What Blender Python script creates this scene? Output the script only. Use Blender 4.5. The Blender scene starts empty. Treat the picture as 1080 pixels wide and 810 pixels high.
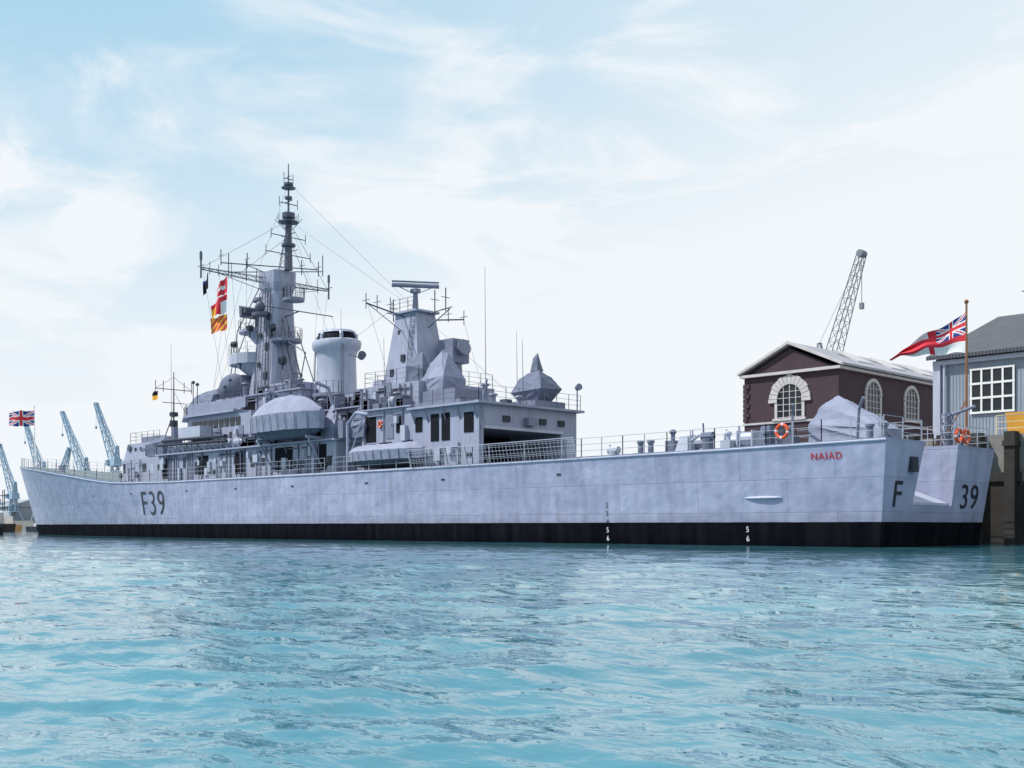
import bpy, bmesh, math, random
from mathutils import Vector, Matrix, noise
random.seed(7)
scene=bpy.context.scene
COL=scene.collection
# ---------------------------------------------------------------- materials
def nd(nt,typ,**kw):
    n=nt.nodes.new(typ)
    for k,v in kw.items(): setattr(n,k,v)
    return n
def pmat(name,col,rough=.55,metal=0,var=.12,scale=1.2,streak=.0,bump=0.0,bscale=6,spec=.4):
    m=bpy.data.materials.new(name); m.use_nodes=True; nt=m.node_tree; L=nt.links
    b=nt.nodes['Principled BSDF']; b.inputs['Roughness'].default_value=rough; b.inputs['Metallic'].default_value=metal
    b.inputs['Specular IOR Level'].default_value=spec
    g=nd(nt,'ShaderNodeNewGeometry')
    mp=nd(nt,'ShaderNodeMapping'); mp.inputs['Scale'].default_value=(1,1,.35 if streak else 1)
    L.new(g.outputs['Position'],mp.inputs['Vector'])
    n=nd(nt,'ShaderNodeTexNoise'); n.inputs['Scale'].default_value=scale; n.inputs['Detail'].default_value=6; n.inputs['Roughness'].default_value=.65
    L.new(mp.outputs[0],n.inputs['Vector'])
    cr=nd(nt,'ShaderNodeValToRGB'); e=cr.color_ramp.elements
    e[0].position=.3; e[1].position=.7
    e[0].color=tuple(c*(1-var) for c in col)+(1,); e[1].color=tuple(min(1,c*(1+var)) for c in col)+(1,)
    L.new(n.outputs['Fac'],cr.inputs[0]); out=cr.outputs[0]
    if streak:
        mp2=nd(nt,'ShaderNodeMapping'); mp2.inputs['Scale'].default_value=(3.2,3.2,.12); L.new(g.outputs['Position'],mp2.inputs['Vector'])
        n2=nd(nt,'ShaderNodeTexNoise'); n2.inputs['Scale'].default_value=1.3; n2.inputs['Detail'].default_value=4; L.new(mp2.outputs[0],n2.inputs['Vector'])
        r2=nd(nt,'ShaderNodeMapRange'); r2.inputs['From Min'].default_value=.54; r2.inputs['From Max'].default_value=.8; r2.inputs['To Max'].default_value=streak
        L.new(n2.outputs['Fac'],r2.inputs['Value'])
        mx=nd(nt,'ShaderNodeMix',data_type='RGBA'); L.new(r2.outputs[0],mx.inputs[0]); L.new(out,mx.inputs[6]); mx.inputs[7].default_value=(.12,.09,.085,1)
        out=mx.outputs[2]
    L.new(out,b.inputs['Base Color'])
    if bump:
        n3=nd(nt,'ShaderNodeTexNoise'); n3.inputs['Scale'].default_value=bscale; n3.inputs['Detail'].default_value=3; L.new(g.outputs['Position'],n3.inputs['Vector'])
        bp=nd(nt,'ShaderNodeBump'); bp.inputs['Strength'].default_value=bump; bp.inputs['Distance'].default_value=.1
        L.new(n3.outputs['Fac'],bp.inputs['Height']); L.new(bp.outputs[0],b.inputs['Normal'])
    return m
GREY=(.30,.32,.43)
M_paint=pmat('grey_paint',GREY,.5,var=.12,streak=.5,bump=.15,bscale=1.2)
M_paint2=pmat('darker_grey_paint',(.18,.20,.28),.5,var=.18,streak=.4)  # darker grey paint for doors, platforms and small gear
M_light=pmat('pale_grey_paint',(.41,.435,.54),.5,var=.10,streak=.25)
M_dark=pmat('dark_grey_fitting_and_shade',(.04,.045,.062),.6,var=.2,spec=.2)
M_mast=pmat('mast_grey',(.085,.095,.14),.5,var=.2)  # fittings, also the panel that paints shade in the stern well
M_black=pmat('soot_and_shade_black',(.010,.011,.016),.8,var=.3,spec=.1)  # matt black for the funnel cap, openings and painted recess shade
M_glass=pmat('dark_glass',(.015,.02,.028),.1,var=.1)
M_canvas=pmat('grey_canvas',(.26,.28,.38),.9,var=.14,scale=1.2,bump=.35,bscale=2.2,spec=.15)
M_canvas_d=pmat('dark_grey_canvas',(.15,.17,.24),.9,var=.18,scale=1.2,bump=.35,bscale=2.2,spec=.15)
M_wire=pmat('wire_grey',(.09,.10,.14),.5)
M_rail=pmat('rail_grey',(.34,.36,.44),.5)
M_deck=pmat('deck_paint',(.12,.15,.16),.8,var=.2)
M_white=pmat('white_paint',(.74,.74,.74),.6,var=.06)
M_red=pmat('flag_red',(.62,.03,.05),.8,var=.08)
M_blue=pmat('flag_blue',(.02,.04,.22),.8,var=.08)
M_yellow=pmat('flag_yellow',(.85,.42,.04),.8,var=.08)
M_flagw=pmat('flag_white',(.75,.75,.77),.8,var=.04)
M_orange=pmat('lifebuoy_orange',(.75,.10,.03),.6,var=.08)
M_letter=pmat('black_lettering',(.02,.02,.03),.5)
M_letr=pmat('red_lettering',(.45,.02,.04),.5)
M_crane=pmat('hazy_blue_crane',(.27,.38,.49),.7,var=.12)  # blue paled, with distance haze put into the colour
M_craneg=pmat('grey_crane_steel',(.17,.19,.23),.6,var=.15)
M_wood=pmat('tarred_timber',(.03,.026,.024),.8,var=.4)
M_conc=pmat('quay_concrete',(.22,.21,.20),.85,var=.2)
M_slate=pmat('roof_slate',(.30,.30,.34),.7,var=.14,scale=.8)
M_stone=pmat('pale_stone',(.50,.48,.49),.8,var=.15)
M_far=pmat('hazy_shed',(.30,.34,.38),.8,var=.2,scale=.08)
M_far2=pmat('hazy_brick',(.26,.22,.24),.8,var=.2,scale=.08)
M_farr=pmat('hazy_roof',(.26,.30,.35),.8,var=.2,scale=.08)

def hull_mat():
    m=bpy.data.materials.new('hull_paint'); m.use_nodes=True; nt=m.node_tree; L=nt.links
    b=nt.nodes['Principled BSDF']; b.inputs['Specular IOR Level'].default_value=.3
    g=nd(nt,'ShaderNodeNewGeometry'); sp=nd(nt,'ShaderNodeSeparateXYZ'); L.new(g.outputs['Position'],sp.inputs[0])
    n=nd(nt,'ShaderNodeTexNoise'); n.inputs['Scale'].default_value=.7; n.inputs['Detail'].default_value=9; n.inputs['Roughness'].default_value=.62; L.new(g.outputs['Position'],n.inputs['Vector'])
    cr=nd(nt,'ShaderNodeValToRGB'); e=cr.color_ramp.elements; e[0].position=.32;e[1].position=.70
    e[0].color=(.27,.29,.42,1); e[1].color=(.38,.405,.545,1); L.new(n.outputs['Fac'],cr.inputs[0])  # noise mottling paints water-reflected light into the hull tone, plus weathering
    cb=nd(nt,'ShaderNodeCombineXYZ'); L.new(sp.outputs[0],cb.inputs[0]); L.new(sp.outputs[2],cb.inputs[1])
    # plate-to-plate tone differences
    bk=nd(nt,'ShaderNodeTexBrick'); bk.inputs['Scale'].default_value=.5; bk.inputs['Mortar Size'].default_value=.012; bk.inputs['Brick Width'].default_value=2.6; bk.inputs['Row Height'].default_value=.8
    bk.inputs['Mortar Smooth'].default_value=.4; bk.inputs['Color1'].default_value=(.93,.93,.94,1); bk.inputs['Color2'].default_value=(1.05,1.05,1.05,1); bk.inputs['Mortar'].default_value=(.86,.86,.88,1)
    L.new(cb.outputs[0],bk.inputs['Vector'])
    mpz=nd(nt,'ShaderNodeMix',data_type='RGBA',blend_type='MULTIPLY'); mpz.inputs[0].default_value=1; L.new(cr.outputs[0],mpz.inputs[6]); L.new(bk.outputs[0],mpz.inputs[7])
    mp=nd(nt,'ShaderNodeMapping'); mp.inputs['Scale'].default_value=(1.6,1.6,.12); L.new(g.outputs['Position'],mp.inputs['Vector'])
    n2=nd(nt,'ShaderNodeTexNoise'); n2.inputs['Scale'].default_value=1.0; n2.inputs['Detail'].default_value=7; L.new(mp.outputs[0],n2.inputs['Vector'])
    r=nd(nt,'ShaderNodeMapRange'); r.inputs['From Min'].default_value=.54; r.inputs['From Max'].default_value=.78; r.inputs['To Max'].default_value=.45; L.new(n2.outputs['Fac'],r.inputs['Value'])
    mx=nd(nt,'ShaderNodeMix',data_type='RGBA'); L.new(r.outputs[0],mx.inputs[0]); L.new(mpz.outputs[2],mx.inputs[6]); mx.inputs[7].default_value=(.21,.20,.255,1)
    gz=nd(nt,'ShaderNodeMapRange'); gz.inputs['From Min'].default_value=1.8; gz.inputs['From Max'].default_value=1.1; gz.inputs['To Max'].default_value=.8; L.new(sp.outputs[2],gz.inputs['Value'])
    gm=nd(nt,'ShaderNodeMath',operation='MULTIPLY'); L.new(gz.outputs[0],gm.inputs[0]); L.new(n2.outputs['Fac'],gm.inputs[1])
    mg=nd(nt,'ShaderNodeMix',data_type='RGBA'); L.new(gm.outputs[0],mg.inputs[0]); L.new(mx.outputs[2],mg.inputs[6]); mg.inputs[7].default_value=(.18,.165,.20,1)
    ad=nd(nt,'ShaderNodeMath',operation='MULTIPLY_ADD'); L.new(n.outputs['Fac'],ad.inputs[0]); ad.inputs[1].default_value=.04; L.new(sp.outputs[2],ad.inputs[2])
    st=nd(nt,'ShaderNodeMath',operation='GREATER_THAN'); L.new(ad.outputs[0],st.inputs[0]); st.inputs[1].default_value=1.17
    mb=nd(nt,'ShaderNodeValToRGB'); q=mb.color_ramp.elements; q[0].position=.35;q[1].position=.75; q[0].color=(.003,.0035,.006,1); q[1].color=(.011,.012,.016,1); L.new(n2.outputs['Fac'],mb.inputs[0])
    m2=nd(nt,'ShaderNodeMix',data_type='RGBA'); L.new(st.outputs[0],m2.inputs[0]); L.new(mb.outputs[0],m2.inputs[6]); L.new(mg.outputs[2],m2.inputs[7])
    L.new(m2.outputs[2],b.inputs['Base Color'])
    ro=nd(nt,'ShaderNodeMapRange'); ro.inputs['To Min'].default_value=.85; ro.inputs['To Max'].default_value=.42; L.new(st.outputs[0],ro.inputs['Value']); L.new(ro.outputs[0],b.inputs['Roughness'])
    so_=nd(nt,'ShaderNodeMapRange'); so_.inputs['To Min'].default_value=.03; so_.inputs['To Max'].default_value=.3; L.new(st.outputs[0],so_.inputs['Value']); L.new(so_.outputs[0],b.inputs['Specular IOR Level'])
    w1=nd(nt,'ShaderNodeTexWave'); w1.bands_direction='X'; w1.inputs['Scale'].default_value=.42; w1.inputs['Distortion'].default_value=2.0; w1.inputs['Detail'].default_value=2; L.new(g.outputs['Position'],w1.inputs['Vector'])
    n4=nd(nt,'ShaderNodeTexNoise'); n4.inputs['Scale'].default_value=.9; n4.inputs['Detail'].default_value=2; L.new(g.outputs['Position'],n4.inputs['Vector'])
    s1=nd(nt,'ShaderNodeMath',operation='MULTIPLY_ADD'); L.new(w1.outputs['Fac'],s1.inputs[0]); s1.inputs[1].default_value=.16; L.new(n4.outputs['Fac'],s1.inputs[2])
    s2=nd(nt,'ShaderNodeMath',operation='MULTIPLY_ADD'); L.new(bk.outputs['Fac'],s2.inputs[0]); s2.inputs[1].default_value=-.16; L.new(s1.outputs[0],s2.inputs[2])
    bp=nd(nt,'ShaderNodeBump'); bp.inputs['Strength'].default_value=.7; bp.inputs['Distance'].default_value=.13; L.new(s2.outputs[0],bp.inputs['Height']); L.new(bp.outputs[0],b.inputs['Normal'])
    return m
M_hull=hull_mat()

def brick_mat():
    m=bpy.data.materials.new('purple_brick'); m.use_nodes=True; nt=m.node_tree; L=nt.links
    b=nt.nodes['Principled BSDF']; b.inputs['Roughness'].default_value=.85
    g=nd(nt,'ShaderNodeNewGeometry'); sp=nd(nt,'ShaderNodeSeparateXYZ'); L.new(g.outputs['Position'],sp.inputs[0])
    a=nd(nt,'ShaderNodeMath',operation='ADD'); L.new(sp.outputs[0],a.inputs[0]); L.new(sp.outputs[1],a.inputs[1])
    cb=nd(nt,'ShaderNodeCombineXYZ'); L.new(a.outputs[0],cb.inputs[0]); L.new(sp.outputs[2],cb.inputs[1])
    bk=nd(nt,'ShaderNodeTexBrick'); bk.inputs['Scale'].default_value=2.2; bk.inputs['Color1'].default_value=(.070,.032,.05,1); bk.inputs['Color2'].default_value=(.045,.024,.04,1); bk.inputs['Mortar'].default_value=(.09,.07,.08,1)
    bk.inputs['Mortar Size'].default_value=.02; L.new(cb.outputs[0],bk.inputs['Vector'])
    n=nd(nt,'ShaderNodeTexNoise'); n.inputs['Scale'].default_value=.7; n.inputs['Detail'].default_value=6; L.new(g.outputs['Position'],n.inputs['Vector'])
    mx=nd(nt,'ShaderNodeMix',data_type='RGBA',blend_type='MULTIPLY'); mx.inputs[0].default_value=.7; L.new(bk.outputs[0],mx.inputs[6])
    cr=nd(nt,'ShaderNodeValToRGB'); cr.color_ramp.elements[0].position=.3; cr.color_ramp.elements[0].color=(.5,.45,.48,1); cr.color_ramp.elements[1].color=(1.0,1.0,1.0,1); L.new(n.outputs['Fac'],cr.inputs[0]); L.new(cr.outputs[0],mx.inputs[7])
    L.new(mx.outputs[2],b.inputs['Base Color']); return m
M_brick=brick_mat()
def corr_mat(name,col,var=.15,scale=8):
    m=pmat(name,col,.6,var=var,scale=.8,streak=.35); nt=m.node_tree; L=nt.links; b=nt.nodes['Principled BSDF']
    g=nd(nt,'ShaderNodeNewGeometry'); w=nd(nt,'ShaderNodeTexWave'); w.inputs['Scale'].default_value=scale*.1; w.bands_direction='X'
    L.new(g.outputs['Position'],w.inputs['Vector']); bp=nd(nt,'ShaderNodeBump'); bp.inputs['Strength'].default_value=.7; bp.inputs['Distance'].default_value=.08
    L.new(w.outputs['Fac'],bp.inputs['Height']); L.new(bp.outputs[0],b.inputs['Normal']); return m
M_corr=corr_mat('corrugated_wall',(.25,.29,.36),scale=14)
M_corr_r=corr_mat('corrugated_roof',(.075,.078,.095),scale=14)

# ---------------------------------------------------------------- mesh builder  (u = metres forward of the stern, world x = -u)
WL={}
class MB:
    def __init__(s): s.v=[]; s.f=[]; s.m=[]; s.c=0; s.st=[]
    def add(s,vs,fs):
        s.st.append((len(s.v),len(s.f)))
        o=len(s.v); s.v+=[tuple(v) for v in vs]; s.f+=[tuple(i+o for i in f) for f in fs]; s.m+=[s.c]*len(fs); return s
    def box(s,u0,u1,y0,y1,z0,z1):
        return s.frus((u0,u1,y0,y1,z0),(u0,u1,y0,y1,z1))
    def frus(s,a,b):
        vs=[]
        for (u0,u1,y0,y1,z) in (a,b): vs+=[(u0,y0,z),(u1,y0,z),(u1,y1,z),(u0,y1,z)]
        return s.add(vs,[(0,1,2,3),(4,5,6,7),(0,1,5,4),(1,2,6,5),(2,3,7,6),(3,0,4,7)])
    def cyl(s,p,q,r,r2=None,n=8):
        r2=r if r2 is None else r2; p=Vector(p);q=Vector(q);d=(q-p)
        if d.length<1e-6: return s
        d.normalize(); a=d.orthogonal().normalized(); b=d.cross(a); vs=[]
        for (c,rr) in ((p,r),(q,r2)):
            for i in range(n):
                t=2*math.pi*i/n; vs.append(c+(a*math.cos(t)+b*math.sin(t))*rr)
        fs=[(i,(i+1)%n,n+(i+1)%n,n+i) for i in range(n)]
        fs+=[tuple(range(n)),tuple(range(n,2*n))]
        return s.add(vs,fs)
    def wire(s,pts,r=.03,n=4):
        for a,b in zip(pts,pts[1:]): s.cyl(a,b,r,n=n)
        return s
    def prism(s,poly,axis,a,b):
        def P(p,t): return {'u':(t,p[0],p[1]),'y':(p[0],t,p[1]),'z':(p[0],p[1],t)}[axis]
        n=len(poly); vs=[P(p,a) for p in poly]+[P(p,b) for p in poly]
        fs=[tuple(range(n)),tuple(range(n,2*n))]+[(i,(i+1)%n,n+(i+1)%n,n+i) for i in range(n)]
        return s.add(vs,fs)
    def rings(s,rs,cap=True):
        n=len(rs[0]); vs=[v for r in rs for v in r]; fs=[]
        for j in range(len(rs)-1):
            for i in range(n): fs.append((j*n+i,j*n+(i+1)%n,(j+1)*n+(i+1)%n,(j+1)*n+i))
        if cap: fs+=[tuple(range(n)),tuple(range((len(rs)-1)*n,len(rs)*n))]
        return s.add(vs,fs)
    def ell(s,c,ru,ry,rz,n=16,m=9,lo=-1,hi=1):
        rs=[]
        for j in range(m+1):
            t=lo+(hi-lo)*j/m; t=max(-.995,min(.995,t)); k=math.sqrt(1-t*t)
            rs.append([(c[0]+ru*k*math.cos(2*math.pi*i/n),c[1]+ry*k*math.sin(2*math.pi*i/n),c[2]+rz*t) for i in range(n)])
        return s.rings(rs)
    def truss(s,p,q,w0,w1,n,r=.06,side=None):
        p=Vector(p);q=Vector(q);d=(q-p).normalized(); a=(Vector(side).normalized() if side else d.orthogonal().normalized()); a=(a-d*a.dot(d)).normalized(); b=d.cross(a)
        C=[]
        for i in range(n+1):
            t=i/n; w=(w0+(w1-w0)*t)/2; c=p+(q-p)*t
            C.append([c+a*w+b*w,c-a*w+b*w,c-a*w-b*w,c+a*w-b*w])
        for i in range(n):
            for k in range(4):
                s.cyl(C[i][k],C[i+1][k],r,n=4); s.cyl(C[i][k],C[i+1][(k+1)%4],r*.6,n=4); s.cyl(C[i][k],C[i][(k+1)%4],r*.6,n=4)
        for k in range(4): s.cyl(C[n][k],C[n][(k+1)%4],r,n=4)
        return s
    def rail(s,pts,h=1.05,sp=1.5,nw=3,r=.022,base=None):
        for a,b in zip(pts,pts[1:]):
            a=Vector(a);b=Vector(b);n=max(1,round((b-a).length/sp))
            for i in range(n+1):
                c=a+(b-a)*i/n; s.cyl(c,c+Vector((0,0,h)),r*1.25,n=4)
            for k in range(nw):
                z=Vector((0,0,h*(k+1)/nw)); s.cyl(a+z,b+z,r*.8,n=4)
        return s
    def tent(s,pts,sag=.02,seed=0,N=9,wr=.05):
        """canvas pulled taut over support points: edges stay crisp, panels sag and crease"""
        bm=bmesh.new(); vs=[bm.verts.new(p) for p in pts]
        bmesh.ops.convex_hull(bm,input=vs); bmesh.ops.triangulate(bm,faces=bm.faces); 
        c=Vector((0,0,0))
        for p in pts: c+=Vector(p)
        c/=len(pts)
        for f in bm.faces:
            A,B,C=[v.co.copy() for v in f.verts]; L=max((A-B).length,(B-C).length,(C-A).length)
            idx={};V=[];F=[]
            for i in range(N+1):
                for j in range(N+1-i):
                    k=N-i-j; a,b,d=i/N,j/N,k/N; p=A*a+B*b+C*d; e=(p-c)
                    x=noise.noise(Vector((p.x*1.7+p.y*1.3+seed*3,p.y*.9-p.x*.6,p.z*.45+seed)))
                    crease=max(0,1-abs(x)*7)
                    p=p+e.normalized()*(-sag*L*27*a*b*d+wr*(crease*1.1-.3)+wr*.35*noise.noise(p*1.5+Vector((seed,0,0))))
                    idx[(i,j)]=len(V); V.append(p)
            for i in range(N):
                for j in range(N-i):
                    F.append((idx[(i,j)],idx[(i+1,j)],idx[(i,j+1)]))
                    if i+j<N-1: F.append((idx[(i+1,j)],idx[(i+1,j+1)],idx[(i,j+1)]))
            s.add(V,F)
        bm.free(); return s
    def build_split(s,name,parent,mats,k=1,**kw):
        n=len(s.st)
        for i in range(0,n,k):
            v0,f0=s.st[i]; v1,f1=(s.st[i+k] if i+k<n else (len(s.v),len(s.f)))
            q=MB(); q.v=s.v[v0:v1]; q.f=[tuple(a-v0 for a in f) for f in s.f[f0:f1]]; q.m=s.m[f0:f1]; q.build(name,parent,mats,**kw)
    def build(s,name,parent,mats,origin=None,smooth=False,label=None,cat=None,group=None,kind=None,merge=False):
        me=bpy.data.meshes.new(name)
        V=[Vector((-v[0],v[1],v[2])) for v in s.v]
        if origin is None:
            xs=[v.x for v in V];ys=[v.y for v in V];zs=[v.z for v in V]
            o=Vector(((min(xs)+max(xs))/2,(min(ys)+max(ys))/2,min(zs)))
        else: o=Vector((-origin[0],origin[1],origin[2]))
        me.from_pydata([v-o for v in V],[],s.f)
        if not isinstance(mats,(list,tuple)): mats=[mats]
        for m in mats: me.materials.append(m)
        me.polygons.foreach_set('material_index',s.m)
        bm=bmesh.new(); bm.from_mesh(me)
        if merge: bmesh.ops.remove_doubles(bm,verts=bm.verts,dist=.002)
        bmesh.ops.recalc_face_normals(bm,faces=bm.faces); bm.to_mesh(me); bm.free()
        if smooth:
            me.polygons.foreach_set('use_smooth',[True]*len(me.polygons))
            try: me.set_sharp_from_angle(angle=math.radians(smooth if smooth is not True else 40))
            except Exception: pass
        me.update()
        ob=bpy.data.objects.new(name,me); COL.objects.link(ob); WL[ob.name]=o
        if parent is not None:
            ob.parent=parent; ob.location=o-WL[parent.name]
        else: ob.location=o
        if label: ob['label']=label
        if cat: ob['category']=cat
        if group: ob['group']=group
        if kind: ob['kind']=kind
        return ob
def empty(name,u,y,z,label,cat,group=None):
    ob=bpy.data.objects.new(name,None); COL.objects.link(ob); ob.location=(-u,y,z); WL[ob.name]=Vector((-u,y,z)); ob.empty_display_size=.5
    ob['label']=label; ob['category']=cat
    if group: ob['group']=group
    return ob
def interp(tab,x):
    if x<=tab[0][0]: return tab[0][1]
    for (a,b),(c,d) in zip(tab,tab[1:]):
        if x<=c:
            t=(x-a)/(c-a); return b+(d-b)*t
    return tab[-1][1]

# ---------------------------------------------------------------- WARSHIP
LOA=115.
SHEER=[(0,4.98),(10,4.88),(25,4.82),(45,4.8),(66,4.85),(77,5.05),(82,5.4),(87,5.9),(99,7.0),(108,7.7),(115,8.15)]
BW=[(0,5.3),(.1,5.7),(.25,6.0),(.5,6.2),(.6,5.9),(.7,4.9),(.8,3.35),(.9,1.5),(.95,.72),(1,.04)]
BD=[(0,5.85),(.1,6.1),(.25,6.3),(.5,6.35),(.6,6.25),(.7,5.85),(.8,5.0),(.9,3.4),(.95,2.1),(1,.12)]
def u0(z): return .6*(1-z/5)
def ue(z): return 109.5+5.5*max(z,-.5)/8.15
def sm(tab,s):
    return (interp(tab,max(0,s-.03))+2*interp(tab,s)+interp(tab,min(1,s+.03)))/4 if s<.96 else interp(tab,s)
def hb_s(s,z):
    zd=interp(SHEER,s*LOA); w=sm(BW,s); d=sm(BD,s)
    if z<0: return w*(1+.10*z)
    return w+(d-w)*min(1.1,(z/zd))**1.25
def hb(u,z):
    s=(u-u0(z))/(ue(z)-u0(z)); return hb_s(max(0,min(1,s)),z)
ship=empty('warship',55,0,0,'pale grey naval frigate numbered F39 moored alongside the quay','ship')
mb=MB(); NS=90; rows=[]
for i in range(NS+1):
    s=i/NS; zd=interp(SHEER,s*LOA); zs=[-1.5,-.6,0,.6,1.13]+[1.13+(zd-1.13)*j/7 for j in range(1,8)]
    rows.append([(u0(z)+s*(ue(z)-u0(z)),hb_s(s,z),z) for z in zs])
nz=len(rows[0]); vs=[]
for r in rows: vs+=[(u,-b,z) for u,b,z in r]
off=len(vs)
for r in rows: vs+=[(u,b,z) for u,b,z in r]
fs=[]
for i in range(NS):
    for j in range(nz-1):
        a=i*nz+j; b=(i+1)*nz+j
        fs.append((a,b,b+1,a+1)); fs.append((off+a,off+a+1,off+b+1,off+b))
mb.add(vs,fs)
def raw(fs,c):
    mb.f+=fs; mb.m+=[c]*len(fs)
raw([(i*nz+nz-1,(i+1)*nz+nz-1,off+(i+1)*nz+nz-1,off+i*nz+nz-1) for i in range(NS)],1)
raw([(i*nz,off+i*nz,off+(i+1)*nz,(i+1)*nz) for i in range(NS)],0)
raw([(j,j+1,off+j+1,off+j) for j in range(nz-1)],0)
raw([(NS*nz+j,off+NS*nz+j,off+NS*nz+j+1,NS*nz+j+1) for j in range(nz-1)],0)
hull=mb.build('hull',ship,[M_hull,M_deck],origin=(55,0,0),smooth=True,label='long grey hull with black waterline band and notched stern')
cut=MB(); cut.prism([(-2.6,1.95),(1.6,1.95),(1.5,7),(-1.6,7)],'u',-2,7); cutter=cut.build('cutter',None,[M_hull])
bo=hull.modifiers.new('notch','BOOLEAN'); bo.object=cutter; bo.operation='DIFFERENCE'; bo.solver='EXACT'
bpy.context.view_layer.update()
dg=bpy.context.evaluated_depsgraph_get(); nm=bpy.data.meshes.new_from_object(hull.evaluated_get(dg)); hull.modifiers.clear(); hull.data=nm
bpy.data.objects.remove(cutter)

# lettering -------------------------------------------------------------
def text_mesh(txt,size,xs=1.0,bold=.0,space=1.1):
    cu=bpy.data.curves.new('t','FONT'); cu.body=txt; cu.size=size; cu.offset=bold; cu.space_character=space
    ob=bpy.data.objects.new('t',cu); COL.objects.link(ob); bpy.context.view_layer.update()
    me=bpy.data.meshes.new_from_object(ob.evaluated_get(bpy.context.evaluated_depsgraph_get()))
    V=[(v.co.x*xs,v.co.y) for v in me.vertices]; F=[tuple(p.vertices) for p in me.polygons]
    bpy.data.objects.remove(ob); bpy.data.meshes.remove(me)
    x0=min(v[0] for v in V); V=[(a-x0,b) for a,b in V]; return V,F
def side_text(txt,size,u_left,z,name,mat,xs=1,bold=0,lift=.03,space=1.1):
    V,F=text_mesh(txt,size,xs,bold,space); m=MB()
    m.add([(u_left-a,-(hb(u_left-a,z+b)+lift),z+b) for a,b in V],F); return m.build(name,ship,mat)
def stern_text(txt,size,y,z,name,mat,xs=1,bold=0,space=1.1):
    V,F=text_mesh(txt,size,xs,bold,space); m=MB()
    m.add([(u0(z+b)-.03,y+a,z+b) for a,b in V],F); return m.build(name,ship,mat)
side_text('F39',3.1,71.8,1.95,'pennant_number',M_letter,xs=1.02,bold=-.035,lift=.05,space=1.12)
side_text('NAIAD',.46,3.8,4.10,'ship_name',M_letr,xs=1.0,bold=.006,space=1.2)
stern_text('F',1.75,-4.55,1.85,'pennant_number',M_letter,xs=1.15,bold=.005)
stern_text('39',1.75,2.5,1.85,'pennant_number',M_letter,xs=1.2,bold=.0,space=1.08)
for (uu,zz,lst) in ((16.6,.15,'65432'),(7.6,.2,'65')):
    for i,c in enumerate(lst):
        z_=zz+i*.46
        side_text(c,.40,uu,z_,'draught_mark',M_white if z_<1.0 else M_letter,bold=.0,lift=.035)
m=MB(); m.ell((6.6,-hb(6.6,2.35),2.35),1.1,.14,.09); m.build('hull_fairing',ship,M_light,smooth=True)
m=MB(); m.box(.0-.05,.25,-3.4,-2.8,3.5,4.2); m.build('fairlead',ship,M_dark)
m=MB(); m.box(6.8,6.96,-2.5,1.55,2.0,4.8); m.build('well_end_shade',ship,M_dark)  # dark panel paints the shade at the well's inner end
m=MB(); m.prism([(.55,1.97),(3.6,1.97),(3.6,3.2),(3.3,3.2),(.55,2.1)],'y',-2.45,1.55); m.build('well_lit_ledge',ship,M_light)  # sloped ledge in pale grey, its lit look put into the colour
for uu in (4.2,5.6):
    m=MB(); m.frus((uu-.07,uu+.07,1.44,1.55,1.97),(uu-.07,uu+.07,1.38,1.49,4.8)); m.build('well_frame',ship,M_paint2)
m=MB()
for uu in (20,30,38,47,55,63,74,84):
    m.box(uu-.16,uu+.16,-(hb(uu,3.9)+.03),-(hb(uu,3.9)-.1),3.87,3.98)
m.build_split('scupper',ship,M_dark)
for sg in (-1,1):
    m=MB(); P=[(u,sg*(hb(u,interp(SHEER,u)-.12)+.02),interp(SHEER,u)-.1) for u in range(0,112,3)]
    m.wire(P,.05,6); m.build('gunwale',ship,M_light)

# deck houses --------------------------------------------------------------
def part(fn,name,mat,parent=None,smooth=False,label=None,split=0):
    m=MB(); fn(m)
    if split: return m.build_split(name,parent or ship,mat,k=split,smooth=smooth,label=label)
    return m.build(name,parent or ship,mat,smooth=smooth,label=label)
house=part(lambda m:(m.box(43,70,-5.2,5.2,4.6,7.2),m.prism([(70,-5.2),(78.3,-4.6),(78.3,4.6),(70,5.2)],'z',4.7,7.2),m.box(42.8,70.0,-5.55,5.4,7.2,7.32)),'deckhouse',M_paint)
part(lambda m:m.frus((71.5,78.0,-4.6,4.5,7.2),(71.7,77.6,-4.4,4.3,8.7)),'missile_magazine',M_paint)
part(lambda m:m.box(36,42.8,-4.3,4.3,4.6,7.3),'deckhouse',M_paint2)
part(lambda m:(m.box(42,56,-3.2,3.2,7.3,9.7),m.box(41.9,56,-3.5,3.5,9.7,9.8),m.box(52.2,56,-4.0,-3.2,7.3,9.4)),'deckhouse',M_paint)
bridge=part(lambda m:(m.prism([(56,-4.3),(66,-4.3),(69.5,-2.6),(69.5,2.6),(66,4.3),(56,4.3)],'z',7.3,10.4),m.prism([(58,-4.75),(66.3,-4.75),(70.2,-2.8),(70.2,2.8),(66.3,4.75),(58,4.75)],'z',10.4,10.6)),'bridge',M_paint)
part(lambda m:(m.box(62.2,65.8,-5.4,-4.3,8.5,8.62),m.box(62.2,65.8,-5.44,-5.4,8.5,9.45),m.box(62.16,62.2,-5.4,-4.3,8.62,9.45),m.box(65.8,65.84,-5.4,-4.3,8.62,9.45)),'bridge_wing',M_light,bridge)
def win(m):
    for i in range(9): m.box(57.6+i*.9,58.28+i*.9,-4.34,-4.2,9.3,9.98)
part(win,'window',M_glass,bridge,split=1)
part(lambda m:(m.box(51,63.5,-2.8,2.8,10.4,11.8),m.box(50.8,63.8,-3.05,3.05,11.8,11.9),m.box(53,56.4,-2.2,2.2,11.9,12.7)),'upper_deckhouse',M_paint)
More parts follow.
